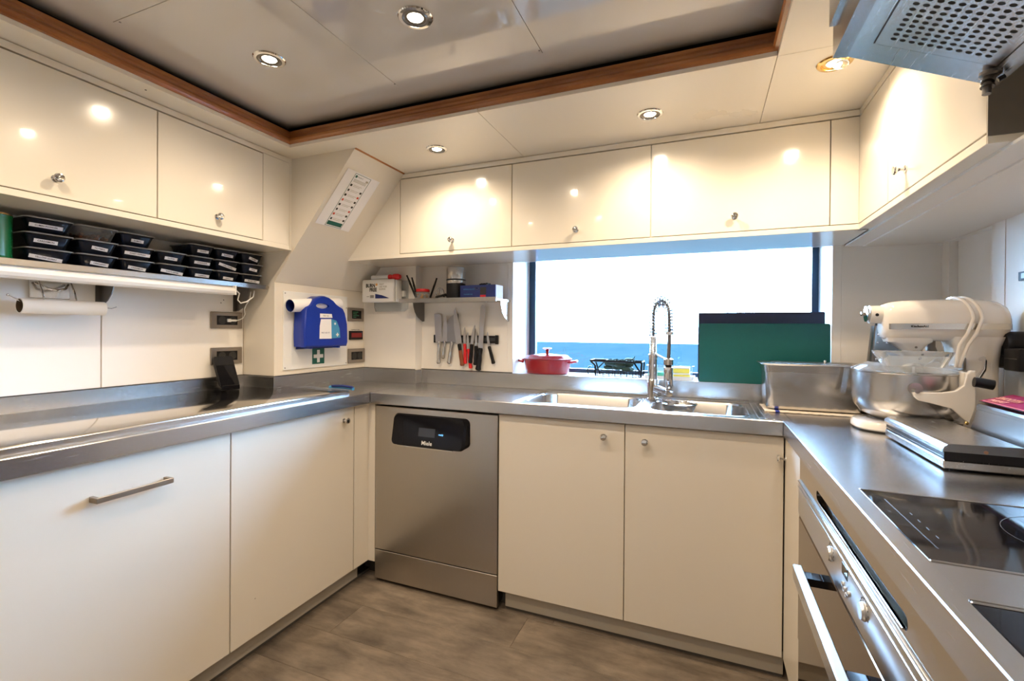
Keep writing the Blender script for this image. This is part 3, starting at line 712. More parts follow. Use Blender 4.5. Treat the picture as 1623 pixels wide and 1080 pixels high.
# green tin
t = thing('tin', 'green ribbed metal tin at the left end of the shelf', 'tin', (-1.835, .655, 1.3125))
prof_ = [(.044,0),(.046,.002)] + [(.0445+.0012*(k % 2), .006+.0042*k) for k in range(27)] + [(.046,.121),(.044,.125),(.040,.124)]
obj('body', MB().lathe(prof_, (-1.836,.655,1.3145), 'z', 32), 'green_can', t)
obj('rim', MB().lathe([(.0455,.1215),(.0465,.1225),(.0455,.1265),(.043,.1255)], (-1.836,.655,1.3145), 'z', 32, False, False), 'gold', t)
# spice tubs
words = [['YELLOW CURRY','CARDAMON','CUMIN POWDER'], ['OREGANO', 'NUTMEG', None], ['CINNAMON','SWEET PAPRIKA','SUMAC'], ['WHITE PEPPER','CLOVES'],
         ['TURMERIC','CORIANDER','GINGER'], ['GARLIC','CHILLI FLAKES','MUSTARD'], ['FENNEL SEED','ANISE','SESAME']]
# (y0,y1, skew of label) per stack, tubs counted from the shelf up
stk = [(.712,.826), (.832,.942), (.948,1.056), (1.064,1.168), (1.174,1.272), (1.279,1.382), (1.389,1.490)]
tilt = [[-.10,-.03,-.01],[-.09,-.09,0],[-.09,-.03,-.02],[-.10,-.03],[-.02,-.02,0],[-.05,-.20,-.05],[-.03,-.10,-.22]]
names = ['first stack beside the green tin','second stack from the green tin','third stack from the green tin','low two-tub stack in the middle','fifth stack, right of the low one','sixth stack, next to last','last stack in the corner']
lev = ['bottom', 'middle', 'top']
TH = .0445
for i, ((a, b), ws) in enumerate(zip(stk, words)):
    for j, w in enumerate(ws):
        z0 = 1.3127 + TH*j; yc = (a+b)/2; wd = (b-a)/2; xo = [-.003,.002,-.004,.003,-.002,.001,-.003][(i+2*j) % 7]
        if i == 3 and j == 1: yc -= .003
        lv = lev[j] if len(ws) == 3 else ['lower','upper'][j]
        t = thing('spice_tub', ('black spice tub, %s of the %s' % (lv, names[i])) if w else 'clear tub of brown nuts on top of the second stack', 'tub', (-1.85, yc, z0), 'spice tubs on the long shelf')
        xf, xb = -1.787+xo, -1.915
        def lp(ins, z, r): return rrect(xb+ins*.5, xf-ins, yc-wd+ins, yc+wd-ins, r, z, 4)
        mb = MB(); mb.ring([lp(.016, z0+.0003, .012), lp(.013, z0+.003, .014), lp(.003, z0+TH-.008, .014), lp(.000, z0+TH-.006, .014), lp(.000, z0+TH-.003, .014)], True, True, True)
        obj('tub_body', mb, 'clear' if not w else 'tub', t)
        mb = MB(); mb.ring([lp(-.001, z0+TH-.0052, .014), lp(-.0022, z0+TH-.004, .014), lp(-.0022, z0+TH-.0018, .014), lp(.003, z0+TH-.0004, .014)], True, False, True)
        obj('lid', mb, 'tub_rim', t)
        if not w:
            mb = MB()
            for q in range(46):
                mb.sphere((xf-.016-random.random()*.085, yc+(random.random()-.5)*.078, z0+.005+random.random()*.017), .0058, 1.3, .9, .8, 7)
            o = obj('nuts', mb, 'nuts', t); o['kind'] = 'stuff'; continue
        ww = min(.010 + .0056*len(w), .078); yl = yc + [-.008,.004,0,-.004,.003,0,.004][i]; zl = z0+.0195 - (.004 if j == 0 else 0)
        # the tub face leans outwards to the top: place the label on that lean
        lean = .010/.0335
        xface = lambda z: xf - .013 + (z-(z0+.003))*lean + .0009
        tl = tilt[i][j]; r = Vector((0, math.cos(tl), math.sin(tl))); u = Vector((lean*math.cos(tl), -math.sin(tl), math.cos(tl)))
        c0 = Vector((xface(zl), yl, zl)); hw, hh = ww/2, .0052
        r = Vector((lean*r.z, r.y, r.z)); nn = r.cross(u).normalized()
        mb = MB(); q = [c0 + r*sx + u*sy for sx, sy in ((-hw,-hh),(hw,-hh),(hw,hh),(-hw,hh))]
        mb.poly([tuple(v) for v in q] + [tuple(v-nn*.0005) for v in q], [(0,1,2,3),(0,4,5,1),(1,5,6,2),(2,6,7,3),(3,7,4,0)])
        lb = obj('label', mb, 'paper', t)
        text('lettering', w, .0068, tuple(c0+nn*.0004), tuple(r), tuple(u), 'ink', lb, bold=.0001)
# film / paper roll on wire holder
t = thing('roll_holder', 'wire roll holder with an empty cardboard tube under the shelf', 'holder', (-1.85, .8, 1.19))
obj('plate', MB().box(-1.924,-1.915,.772,.872,1.215,1.292,bev=.002), 'steel', t)
mb = MB(); 
for yy_ in (.782, .862): mb.tube([(-1.914,yy_,1.285),(-1.890,yy_,1.268),(-1.868,yy_,1.235),(-1.858,yy_,1.208)], .0022, 8)
mb.tube([(-1.908,.782,1.262),(-1.885,.80,1.246),(-1.878,.822,1.240),(-1.885,.846,1.247),(-1.905,.862,1.262)], .0035, 8)
mb.tube([(-1.858,.776,1.207),(-1.858,.868,1.207)], .0022, 8)
obj('wire_hook', mb, 'chrome', t)
mb = MB(); mb.tube([(-1.850,.700,1.216),(-1.852,.735,1.196),(-1.852,.78,1.190),(-1.852,.955,1.190),(-1.850,.968,1.196)], .0016, 8)
mb.sphere((-1.850,.698,1.2165), .0035); obj('rod', mb, 'chrome', t)
mb = MB(); mb.lathe([(.0225,0),(.0225,.208)], (-1.852,.724,1.1875), 'y', 32, False, False); mb.lathe([(.0195,.208),(.0225,.208)], (-1.852,.724,1.1875), 'y', 32, False, False); mb.lathe([(.0225,0),(.0195,0)], (-1.852,.724,1.1875), 'y', 32, False, False)
tb = obj('cardboard_tube', mb, 'card', t)
obj('tube_inside', MB().lathe([(.0195,0.0001),(.0194,.208)], (-1.852,.724,1.1875), 'y', 32, False, True), 'card_in', tb)
# sockets on left wall
def socket_x(label, x, y0, y1, z0, z1, plug=False, holes=2, mat_='socket'):
    t = thing('wall_socket', label, 'socket', (x, (y0+y1)/2, (z0+z1)/2), 'double wall sockets')
    obj('frame', bx(x+.0003, x+.009, y0, y1, z0, z1, bev=.002), mat_, t)
    iy, iz = (y1-y0)*.17, (z1-z0)*.22
    obj('insert', bx(x+.0085, x+.0105, y0+iy, y1-iy, z0+iz, z1-iz, bev=.0008), 'black', t)
    for k in range(holes):
        yc = y0+iy + (y1-y0-2*iy)*(k+.5)/holes; zc = (z0+z1)/2; r = min((y1-y0-2*iy)/2/holes, (z1-z0-2*iz)/2)*.88
        mb = MB(); mb.lathe([(r,.0003),(r*.96,.0012),(r*.86,.0012),(r*.84,.0002),(.001,.0001)], (x+.0105, yc, zc), 'x', 24); o = obj('outlet', mb, 'black_soft', t)
        mb = MB(); [mb.cyl((x+.0105, yc+dy, zc), (x+.0112, yc+dy, zc), .0022, 8) for dy in (-.008, .008)]; obj('contact_hole', mb, 'ink', o)
    return t
socket_x('upper double wall socket with a white plug, under the shelf', XLW, 1.346, 1.490, 1.125, 1.196)
socket_x('lower double wall socket behind the black phone stand', XLW, 1.346, 1.490, .971, 1.043)
# phone stand
t = thing('charging_stand', 'black glossy charging stand leaning by the lower left socket', 'stand', (-1.885, 1.40, .8656))
def slabx(y0, y1, zb, zt, xb, xt, th, r=.010):
    # rounded slab leaning back: bottom edge at xb, top edge at xt
    H = math.hypot(zt-zb, xt-xb); dz, dx = (zt-zb)/H, (xt-xb)/H
    A = [(xb+p[1]*dx, p[0], zb+p[1]*dz) for p in rrect(y0,y1,0,H,r,0,5)]
    mb = MB(); n_ = (dz, 0, -dx)
    L = [[(p[0]+n_[0]*d, p[1], p[2]+n_[2]*d) for p in A] for d in (0, th)]
    return mb.ring(L, True, True, True, smooth=False)
xb_, xt_ = -1.856, -1.902
sl_ = obj('back_plate', slabx(1.338, 1.424, .880, 1.003, xb_, xt_, .010), 'black', t)
obj('screen_face', slabx(1.342, 1.420, .884, .999, xb_+.0098, xt_+.0098, .0015), 'black_gloss', t)
mb = MB(); mb.box(-1.905, -1.843, 1.338, 1.424, .8658, .874, bev=.003, seg=2); mb.box(-1.850,-1.840,1.340,1.422,.872,.888,bev=.003); obj('base', mb, 'black_gloss', t)
# clear film with blue end
t = thing('plastic_film', 'clear plastic film with a rolled blue end at the end of the left worktop', 'film', (-1.5, 1.5, .867))
mb = MB(); L = []
for k in range(9):
    f = k/8; L.append([(-1.66+.27*f+.008*math.sin(9*f), 1.52+.075*(f if False else .5+.5*math.sin(6*f+j_))*.25+.10*j_, .8665+.0025*abs(math.sin(5*f+2*j_))) for j_ in (0, .35, .7)])
mb.ring(L, False); obj('sheet', mb, 'film', t)
mb = MB(); mb.tube([(-1.52,1.605,.870),(-1.47,1.604,.874),(-1.43,1.602,.874),(-1.385,1.598,.871)], .0075, 10); obj('rolled_end', mb, 'blue_lt', t)
mb = MB(); mb.tube([(-1.50,1.597,.878),(-1.44,1.595,.881),(-1.384,1.592,.878)], .005, 10); obj('rolled_fold', mb, 'blue_dk', t)

# ================================================================== casing wall: first-aid board
CX = -1.738
t = thing('backing_board', 'white backing board screwed to the casing behind the blue first-aid case', 'board', (CX, 1.75, 1.1))
obj('board', bx(CX+.0003, CX+.006, 1.548, 1.950, .940, 1.295, bev=.001), 'white', t)
for yy_, zz_ in ((1.556,.950),(1.942,.950),(1.942,1.236),(1.556,1.285)): obj('screw', MB().cyl((CX+.006,yy_,zz_),(CX+.0068,yy_,zz_),.0028,10), 'dark_steel', t)
t = thing('first_aid_case', 'blue plastic first-aid case with carry handle hung on the board', 'case', (CX+.04, 1.74, 1.04))
oy = [(1.600,1.044),(1.597,1.10),(1.603,1.212),(1.612,1.224),(1.630,1.232),(1.648,1.250),(1.670,1.268),(1.698,1.280),(1.716,1.281),(1.745,1.275),(1.772,1.262),(1.792,1.246),(1.812,1.236),(1.838,1.226),(1.852,1.205),(1.868,1.150),(1.872,1.06),(1.866,1.044)]
hole = [(1.703+.042*math.cos(2*PI*k/20), 1.2335+.0125*math.sin(2*PI*k/20)) for k in range(20)]
def face(xp, o2, h2):
    tt = bmesh.new(); ed = []
    for lp_ in (o2, h2):
        v = [tt.verts.new((xp, p[0], p[1])) for p in lp_]
        for i in range(len(v)): ed.append(tt.edges.new((v[i], v[(i+1)%len(v)])))
    bmesh.ops.triangle_fill(tt, edges=ed, use_beauty=True, normal=(1,0,0)); return tt
def shrink(o2, k): 
    cy = sum(p[0] for p in o2)/len(o2); cz = sum(p[1] for p in o2)/len(o2); return [(cy+(p[0]-cy)*k, cz+(p[1]-cz)*k) for p in o2]
mb = MB(); xs_ = [CX+.012, CX+.052, CX+.055, CX+.074, CX+.080]; ks = [1.0, 1.0, 1.012, 1.012, .975]
mb.ring([[(x_, p[0], p[1]) for p in shrink(oy, k)] for x_, k in zip(xs_, ks)], True, False, False, smooth=False)
mb.merge(face(xs_[-1], shrink(oy, ks[-1]), hole)); mb.merge(face(xs_[0], oy, hole))
mb.ring([[(x_, p[0], p[1]) for p in hole] for x_ in (xs_[0], xs_[-1])], smooth=True)
kc = obj('case', mb, 'blue', t)
mb = MB(); mb.box(CX+.030, CX+.070, 1.640, 1.655, 1.034, 1.0445, bev=.002); mb.box(CX+.030, CX+.070, 1.815, 1.830, 1.034, 1.0445, bev=.002); obj('latch', mb, 'blue', t)['kind'] = 'stuff'
obj('wall_bracket', bx(CX+.0062, CX+.012, 1.615, 1.860, 1.032, 1.10), 'blue_dk', t)
xf_ = CX+.0806
def sheet(xp, pts, m, name, par):
    mb = MB(); mb.poly([(xp, p[0], p[1]) for p in pts] + [(xp-.0006, p[0], p[1]) for p in pts], [tuple(range(len(pts)))] + [(i, i+len(pts), (i+1)%len(pts)+len(pts), (i+1)%len(pts)) for i in range(len(pts))])
    return obj(name, mb, m, par)
lb = sheet(xf_, [(1.686,1.198),(1.686,1.178),(1.765,1.180),(1.760,1.198)], 'paper', 'label', kc)
lb2 = sheet(xf_, [(1.683,1.080),(1.760,1.080),(1.757,1.174),(1.692,1.172),(1.685,1.14)], 'paper', 'label', kc)
lb3 = sheet(xf_, [(1.761,1.081),(1.818,1.084),(1.812,1.13),(1.792,1.166),(1.758,1.174)], 'blue_lt', 'label', kc)
text('lettering', 'FIRST AID', .0085, (xf_+.0006,1.723,1.188), (0,1,0), (0,0,1), 'ink', kc)
text('lettering', 'FIRST AID KIT', .0088, (xf_+.0006,1.721,1.108), (0,1,0), (0,0,1), 'blue_dk', kc)
mb = MB(); mb.box(xf_, xf_+.0005, 1.795,1.801,1.090,1.108).box(xf_, xf_+.0006, 1.789,1.807,1.096,1.102); obj('cross', mb, 'white', kc)
obj('print_dots', MB().cyl((xf_,1.782,1.152),(xf_+.0005,1.782,1.152),.0055,14), 'white', kc)
t = thing('rolled_papers', 'rolled white papers tucked behind the top of the blue case', 'papers', (CX+.03, 1.7, 1.25))
mb = MB(); mb.lathe([(.028,0),(.031,.10),(.030,.30)], (CX+.0375,1.552,1.228), 'y', 26, False, False)
bmesh.ops.transform(mb.bm, matrix=Matrix.Translation((CX+.0375,1.552,1.228)) @ Matrix.Rotation(.075, 4, 'X') @ Matrix.Translation((-CX-.0375,-1.552,-1.228)), verts=mb.bm.verts[:])
r1 = obj('roll', mb, 'paper', t)
mb = MB(); mb.lathe([(.0265,0.002),(.029,.10),(.028,.298)], (CX+.0375,1.552,1.228), 'y', 26, False, True)
bmesh.ops.transform(mb.bm, matrix=Matrix.Translation((CX+.0375,1.552,1.228)) @ Matrix.Rotation(.075, 4, 'X') @ Matrix.Translation((-CX-.0375,-1.552,-1.228)), verts=mb.bm.verts[:])
obj('inner_sheet', mb, 'blue_dk', t)
t = thing('first_aid_sign', 'small green sign with a white cross below the blue case', 'sign', (CX+.006, 1.75, .99))
obj('plate', bx(CX+.0063, CX+.0072, 1.706, 1.795, .953, 1.034), 'white', t)
obj('green_field', bx(CX+.0070, CX+.0078, 1.712, 1.789, .957, 1.0335), 'green_dk', t)
mb = MB(); pc = (1.7505, .9945); a, b = .030, .0085
q = [(-b,-a),(b,-a),(b,-b),(a,-b),(a,b),(b,b),(b,a),(-b,a),(-b,b),(-a,b),(-a,-b),(-b,-b)]
mb.prism([(pc[0]+p[0], pc[1]+p[1]) for p in q], 'x', CX+.0078, CX+.0084); obj('cross', mb, 'white', t)
socket_x('double wall socket on the casing, below the red display', CX, 1.958, 2.086, .946, 1.022)
t = thing('control_display', 'small green-lit control display in a brushed frame on the casing', 'display', (CX, 2.016, 1.2))
obj('frame', bx(CX+.0003, CX+.009, 1.956, 2.077, 1.168, 1.240, bev=.002), 'socket', t)
obj('screen', bx(CX+.009, CX+.0102, 1.983, 2.054, 1.182, 1.226), 'black_gloss', t)
mb = MB(); [mb.box(CX+.0102, CX+.0105, 1.989, 1.989+w_, z_, z_+.003) for w_, z_ in ((.04,1.216),(.03,1.207),(.045,1.198),(.025,1.189))]; obj('readout', mb, 'led_green', t)['kind'] = 'stuff'
t = thing('temperature_display', 'black module with a red digital readout between socket and green display', 'display', (CX, 2.018, 1.09))
obj('module', bx(CX+.0003, CX+.010, 1.968, 2.068, 1.070, 1.117, bev=.0015), 'black', t)
obj('readout', bx(CX+.010, CX+.0106, 1.978, 2.058, 1.082, 1.106), 'led_red', t)
text('lettering', 'TEMPERATURE', .0075, (CX+.0008,2.018,1.123), (0,1,0), (0,0,1), 'ink', t, xs=1.35)

# poster on the slanted casing
SD = Vector((.6428, 0, .7660)); SN = Vector((.7660, 0, -.6428)); SO = Vector((-1.738, 0, 1.33))
def ons(y_, s, off=.0008): v = SO + SD*s + SN*off; return (v.x, y_, v.z)
t = thing('safety_poster', 'white emergency poster with icons taped on the slanted casing', 'poster', ons(1.62, .46))
def quad(name, y0_, y1_, s0, s1, off, m, par):
    mb = MB(); A = [ons(y0_,s0,off), ons(y1_,s0,off), ons(y1_,s1,off), ons(y0_,s1,off)]; B = [ons(y0_,s0,off-.0005), ons(y1_,s0,off-.0005), ons(y1_,s1,off-.0005), ons(y0_,s1,off-.0005)]
    mb.poly(A+B, [(0,1,2,3),(0,4,5,1),(1,5,6,2),(2,6,7,3),(3,7,4,0)]); return obj(name, mb, m, par)
sh = quad('sheet', 1.526, 1.728, .322, .596, .0012, 'paper', t)
bo_ = [(1.577,1.673,.5885,.5900),(1.577,1.673,.326,.3275),(1.577,1.5785,.326,.590),(1.6715,1.673,.326,.590)]
for a in bo_: quad('border', a[0], a[1], a[2], a[3], .0020, 'green_dk', sh)
quad('band', 1.582, 1.668, .3325, .3515, .0020, 'green_dk', sh)
quad('symbol', 1.584, 1.594, .572, .583, .0020, 'green_dk', sh)
text('lettering', 'EMERGENCY', .0068, ons(1.612,.5775,.0021), (0,1,0), SD, 'ink', sh)
quad('symbol', 1.652, 1.666, .567, .576, .0020, 'plinth', sh)
for k in range(3): quad('text_line', 1.586, 1.662, .5625-.005*k, .5645-.005*k, .0020, 'plinth', sh)
for k in range(8):
    s_ = .535 - .0245*k
    quad('symbol', 1.583+.002*(k%2), 1.594, s_-.005, s_+.005, .0020, ('ink','ink','ink','ink_red','ink','ink','ink_red','ink')[k], sh)
    if k: quad('symbol', 1.656, 1.667, s_-.001, s_+.008, .0020, ('ink','ink','ink_red','ink','ink','ink_red','ink','ink')[k], sh)
    for q_ in range(2): quad('text_line', 1.600, 1.650-.008*q_, s_+.003-.006*q_, s_+.0042-.006*q_, .0020, 'plinth', sh)

# ================================================================== back corner: burn kit, shelf, knives
t = thing('burn_kit', 'white burn first-aid box on a clear wall holder beside the small shelf', 'box', (-1.575, 2.04, 1.27))
B0 = (-1.678, -1.476, 1.268, 1.386)
bk = obj('box', MB().box(B0[0],B0[1],1.998,2.018,B0[2],B0[3],bev=.006,seg=3), 'white', t)
obj('box_back', MB().box(B0[0]+.002,B0[1]+.004,2.0175,2.066,B0[2]+.002,B0[3]-.002,bev=.005,seg=2), 'white', t)
obj('holder_plate', MB().prism([(-1.664,1.245),(-1.655,1.222),(-1.470,1.222),(-1.448,1.236),(-1.448,1.385),(-1.664,1.385)], 'y', 2.0825, 2.0885), 'clear', t)
obj('holder_arm', bx(-1.66, -1.46, 2.066, 2.0825, 1.30, 1.33), 'white', t)
F = 1.9975
text('lettering', 'BURN', .026, (-1.622, F, 1.354), (1,0,0), (0,0,1), 'ink', bk, bold=.0012, xs=.86)
text('lettering', 'FREE', .026, (-1.605, F, 1.332), (1,0,0), (0,0,1), 'ink', bk, bold=.0012, xs=.86)
text('lettering', 'FIRST\nAID FOR\nBURNS', .0125, (-1.566, F, 1.347), (1,0,0), (0,0,1), 'plinth', bk, 'LEFT', bold=.0003)
M['orange'] = mat('orange_print', (.75,.36,.08), .5)
mb = MB(); pts_ = [(-1.583+(.0085 if k%2 else .0045)*math.cos(2*PI*k/16), 1.3595+(.0085 if k%2 else .0045)*math.sin(2*PI*k/16)) for k in range(16)]
mb.prism(pts_, 'y', F-.0004, F+.001); obj('sun_mark', mb, 'orange', bk)
mb = MB(); mb.prism([(-1.591,1.287),(-1.503,1.287),(-1.515,1.292),(-1.551,1.304),(-1.591,1.311)], 'y', F-.0003, F+.001); obj('blue_wedge', mb, 'blue_dk', bk)
mb = MB(); mb.box(-1.646,-1.63,F-.0003,F+.001,1.296,1.299).box(-1.624,-1.600,F-.0003,F+.001,1.290,1.305); obj('grey_print', mb, 'tub_rim', bk)['kind'] = 'stuff'
t = thing('red_capped_tube', 'white tube with a red cap lying on top of the burn box', 'tube', (-1.54, 2.03, 1.40))
mb = MB(); mb.lathe([(.012,0),(.0125,.002),(.0125,.105),(.010,.108)], (-1.636,2.030,1.3995), 'x', 20); obj('tube', mb, 'white', t)
mb = MB(); mb.lathe([(.0115,.108),(.0145,.110),(.0145,.118),(.0135,.119)], (-1.636,2.030,1.3995), 'x', 20); obj('collar', mb, 'red_pl', t)
mb = MB(); mb.lathe([(.0125,.119),(.0125,.134),(.0145,.136),(.0165,.145),(.0150,.168),(.010,.178)], (-1.636,2.030,1.3995), 'x', 20); obj('cap', mb, 'red_pl', t)
# small shelf
SF = 1.981
t = thing('wall_shelf', 'short brushed steel shelf above the knife rack', 'shelf', (-1.14, 2.07, 1.265))
mb = MB(); mb.box(-1.403,-.892,SF,2.0880,1.2655,1.2755,bev=.001).box(-1.403,-.892,2.0880,2.1505,1.2655,1.2755).box(-1.430,-.892,SF-.001,SF+.003,1.2600,1.2810,bev=.001).box(-1.430,-1.403,SF+.003,2.05,1.2655,1.2755)
obj('board', mb, 'steel_x', t)
for xb in (-1.392, -.900):
    pr_ = [(2.150,1.2652),(2.046,1.2652),(2.050,1.245),(2.064,1.215),(2.092,1.190),(2.125,1.174),(2.150,1.171)]
    obj('bracket', MB().prism(pr_, 'x', xb, xb+.003).box(xb-.012,xb+.003,2.1475,2.1505,1.170,1.2652), 'steel' if xb > -1 else 'dark_steel', t)
# jar with pens
Z0 = 1.2757
t = thing('pen_jar', 'clear jar with red lid holding clips on the short shelf', 'jar', (-1.345, 2.06, Z0))
mb = MB(); mb.lathe([(.034,0),(.038,.004),(.039,.040),(.037,.042)], (-1.345,2.06,Z0), 'z', 28, True, False); obj('jar', mb, 'clear', t)
mb = MB(); mb.lathe([(.030,.049),(.035,.050),(.036,.058),(.034,.064),(.020,.066)], (-1.342,2.062,Z0-.006), 'z', 28); obj('lid', mb, 'red_pl', t)
mb = MB()
for k in range(16): 
    a = random.random()*6.28; r = random.random()*.024; mb.box(-1.345+r*math.cos(a)-.005,-1.345+r*math.cos(a)+.005,2.06+r*math.sin(a)-.003,2.06+r*math.sin(a)+.003,Z0+.004+.0018*k,Z0+.008+.0018*k,bev=.0008)
o = obj('contents', mb, 'orange', t); o['kind'] = 'stuff'
def pen(label, p, q, m='black'):
    t = thing('pen', label, 'pen', p, 'pens in the jar'); p, q = Vector(p), Vector(q); d = (q-p)
    mb = MB(); mb.cyl(p, p+d*.55, .0052, 10); mb.cyl(p+d*.55, q, .0058, 10, .0040); obj('barrel', mb, m, t)
    mb = MB(); mb.cyl(p+d*.62+Vector((0,-.0055,0)), p+d*.93+Vector((0,-.006,0)), .0012, 6); obj('clip', mb, 'dark_steel', t)
pen('black pen leaning far left out of the jar', (-1.368,2.034,Z0+.02), (-1.413,2.022,1.404))
pen('black pen second from the left beside the jar', (-1.362,2.040,Z0+.015), (-1.388,2.03,1.393))
pen('black pen leaning right behind the red lid', (-1.322,2.100,Z0+.016), (-1.290,2.112,1.395))
# spectacles / wire whisk tangle
t = thing('wire_strainer', 'small coiled wire ball and dark cord beside the jar', 'wire', (-1.24, 2.06, Z0))
mb = MB()
for k in range(5):
    ax = k*.55; mb.tube([(-1.243+.022*math.cos(a)*math.cos(ax), 2.065+.022*math.cos(a)*math.sin(ax), Z0+.040+.024*math.sin(a)) for a in [2*PI*q/16 for q in range(17)]], .0012, 6, False)
mb.tube([(-1.243,2.065,Z0+.016),(-1.243,2.065,Z0+.002)], .0012, 6); obj('wire_ball', mb, 'chrome', t)
mb = MB(); pts_ = [(-1.262+.085*k/14, 2.055+.016*math.sin(k*2.1), Z0+.010+.009*abs(math.sin(k*1.3))+.012*(k/14)) for k in range(15)]
mb.tube(pts_, .0042, 8); mb.tube([(p[0]+.004, p[1]+.012, p[2]+.004) for p in pts_[::-1]], .0035, 8); obj('cord', mb, 'black_soft', t)
# flask
t = thing('food_flask', 'black and steel vacuum flask standing on the short shelf', 'flask', (-1.150, 2.065, Z0))
c = (-1.150, 2.065, Z0)
obj('body', MB().lathe([(.040,0),(.047,.003),(.048,.078),(.0475,.080)], c, 'z', 36), 'black', t)
obj('band', MB().lathe([(.0475,.080),(.0478,.081),(.0478,.094),(.0475,.095)], c, 'z', 36, False, False), 'steel', t)
obj('neck_ring', MB().lathe([(.0478,.095),(.0482,.096),(.0482,.101),(.047,.102)], c, 'z', 36, False, False), 'black', t)
obj('cup', MB().lathe([(.0465,.102),(.0468,.104),(.0468,.150),(.044,.1595),(.038,.163)], c, 'z', 36), 'polished', t)
# glove box
t = thing('glove_box', 'dark blue carton box with white end on the short shelf', 'box', (-.985, 2.06, Z0))
gb = obj('carton', MB().box(-1.100,-.9120,2.016,2.100,Z0+.0002,Z0+.066,bev=.0012), 'blue_dk', t)
mb = MB(); mb.poly([(-.9120,2.0158,Z0+.0002),(-.9110,2.020,Z0+.0002),(-.8935,2.062,Z0+.0002),(-.8935,2.062,Z0+.062),(-.9110,2.020,Z0+.066),(-.9120,2.0158,Z0+.066),(-.9120,2.1,Z0+.0002),(-.9120,2.1,Z0+.066)], [(1,2,3,4),(2,6,7,3),(4,3,7),(1,6,2)])
obj('white_end', mb, 'paper', t)
mb = MB(); mb.lathe([(.009,0),(.009,.001),(.006,.001),(.006,.0)], (-1.010,2.0150,Z0+.050), 'y', 20, False, False, 1.25, .8); obj('printed_oval', mb, 'paper', gb)
mb = MB(); mb.box(-.992,-.962,2.0153,2.0162,Z0+.006,Z0+.018); obj('printed_patch', mb, 'red_pl', gb)
mb = MB(); mb.box(-.992,-.960,2.0154,2.0162,Z0+.020,Z0+.055); obj('printed_panel', mb, 'ink', gb)
text('lettering', 'NITRILE GLOVES', .0085, (-1.05,2.0150,Z0+.046), (1,0,0), (0,0,1), 'blue_lt', gb)
text('lettering', 'POWDER FREE', .0070, (-1.055,2.0150,Z0+.022), (1,0,0), (0,0,1), 'blue_lt', gb)
t = thing('black_clip_cord', 'small black cord coiled on top of the blue carton', 'cord', (-.985, 2.06, Z0+.066))
mb = MB(); mb.tube([(-1.012+.006*k, 2.05+.012*math.sin(k*1.7), Z0+.0705+.004*abs(math.sin(k*1.1))) for k in range(10)], .0042, 8); obj('cord', mb, 'black_soft', t)
# knife rack
t = thing('knife_rack', 'black magnetic knife strip on the wall under the short shelf', 'rack', (-1.14, 2.145, 1.078))
obj('strip', MB().box(-1.318,-.955,2.1365,2.1500,1.060,1.098,bev=.003), 'black', t)
obj('magnet_band', MB().box(-1.310,-.962,2.1350,2.1368,1.070,1.088,bev=.0006), 'black_soft', t)
obj('end_cap', bx(-1.322,-1.310,2.1345,2.1502,1.058,1.100,bev=.002), 'black', t); obj('end_cap', bx(-.967,-.952,2.1345,2.1502,1.056,1.101,bev=.002), 'black', t)
def knife(label, tip, heel, end, bw, hm, kind='point', yb=2.1325, hw=.011, hm2=None, collar=False):
    # tip / heel / end: (x,z) points on the wall; bw: blade width; the edge side faces +x or -x by sign of bw
    t = thing('kitchen_knife', label, 'knife', (heel[0], yb, heel[1]), 'knives on the magnetic strip')
    T, H, E = Vector((tip[0], tip[1])), Vector((heel[0], heel[1])), Vector((end[0], end[1]))
    d = (T-H).normalized(); n = Vector((d.y, -d.x)); L = (T-H).length; w = abs(bw); sg = 1 if bw > 0 else -1
    if kind == 'point': o2 = [(0,-w/2),(0,w/2),(L*.45,w*.46),(L*.75,w*.25),(L*.92,w*.0),(L,-w*.32),(L*.6,-w*.5)]
    elif kind == 'cleaver': o2 = [(0,-w/2),(0,w/2),(L*.90,w/2),(L*.975,w*.34),(L,w*.10),(L,-w/2)]
    elif kind == 'santoku': o2 = [(0,-w/2),(0,w/2),(L*.80,w*.5),(L*.97,w*.48),(L,w*.40),(L*.96,w*.12),(L*.88,-w*.22),(L*.76,-w*.44),(L*.6,-w*.5)]
    else: o2 = [(0,-w/2),(0,w/2),(L*.95,w*.42),(L*.99,w*.25),(L,0),(L*.99,-w*.28),(L*.95,-w*.45)]
    P2 = [H + d*a + n*(b*sg) for a, b in o2]
    mb = MB(); mb.prism([(p.x, p.y) for p in P2], 'y', yb, yb+.0022); b_ = obj('blade', mb, 'blade' if kind != 'santoku' else 'blade_dark', t)
    e = (E-H).normalized(); m2 = Vector((e.y, -e.x)); K = (E-H).length
    sec = [(0,.75),(.06,.95),(.3,.85),(.55,1.0),(.8,.95),(.95,1.15),(1.0,.7)]; loops = []
    for f, k in sec:
        c2 = H + e*(K*f); loops.append([(c2.x+m2.x*hw*k*math.cos(a), yb+.001+.0085*k*math.sin(a), c2.y+m2.y*hw*k*math.cos(a)) for a in [2*PI*q/12 for q in range(12)]])
    if hm2:
        obj('ferrule', MB().ring(loops[:3], True, True, True), hm2, t); obj('handle', MB().ring(loops[2:], True, True, True), hm, t)
    else: obj('handle', MB().ring(loops, True, True, True), hm, t)
    if collar: 
        mb = MB(); c2 = H; mb.cyl((c2.x-e.x*.004, yb+.001, c2.y-e.y*.004),(c2.x+e.x*.008, yb+.001, c2.y+e.y*.008),.0075,12); obj('bolster', mb, 'chrome', t)
knife('broad steel cleaver with steel handle, leftmost on the strip', (-1.296,1.211), (-1.287,1.062), (-1.290,.948), .042, 'steel', 'cleaver', collar=True)
knife('pointed steel chef knife beside the cleaver', (-1.252,1.198), (-1.253,1.064), (-1.262,.975), -.028, 'steel', 'point', hw=.009, collar=True)
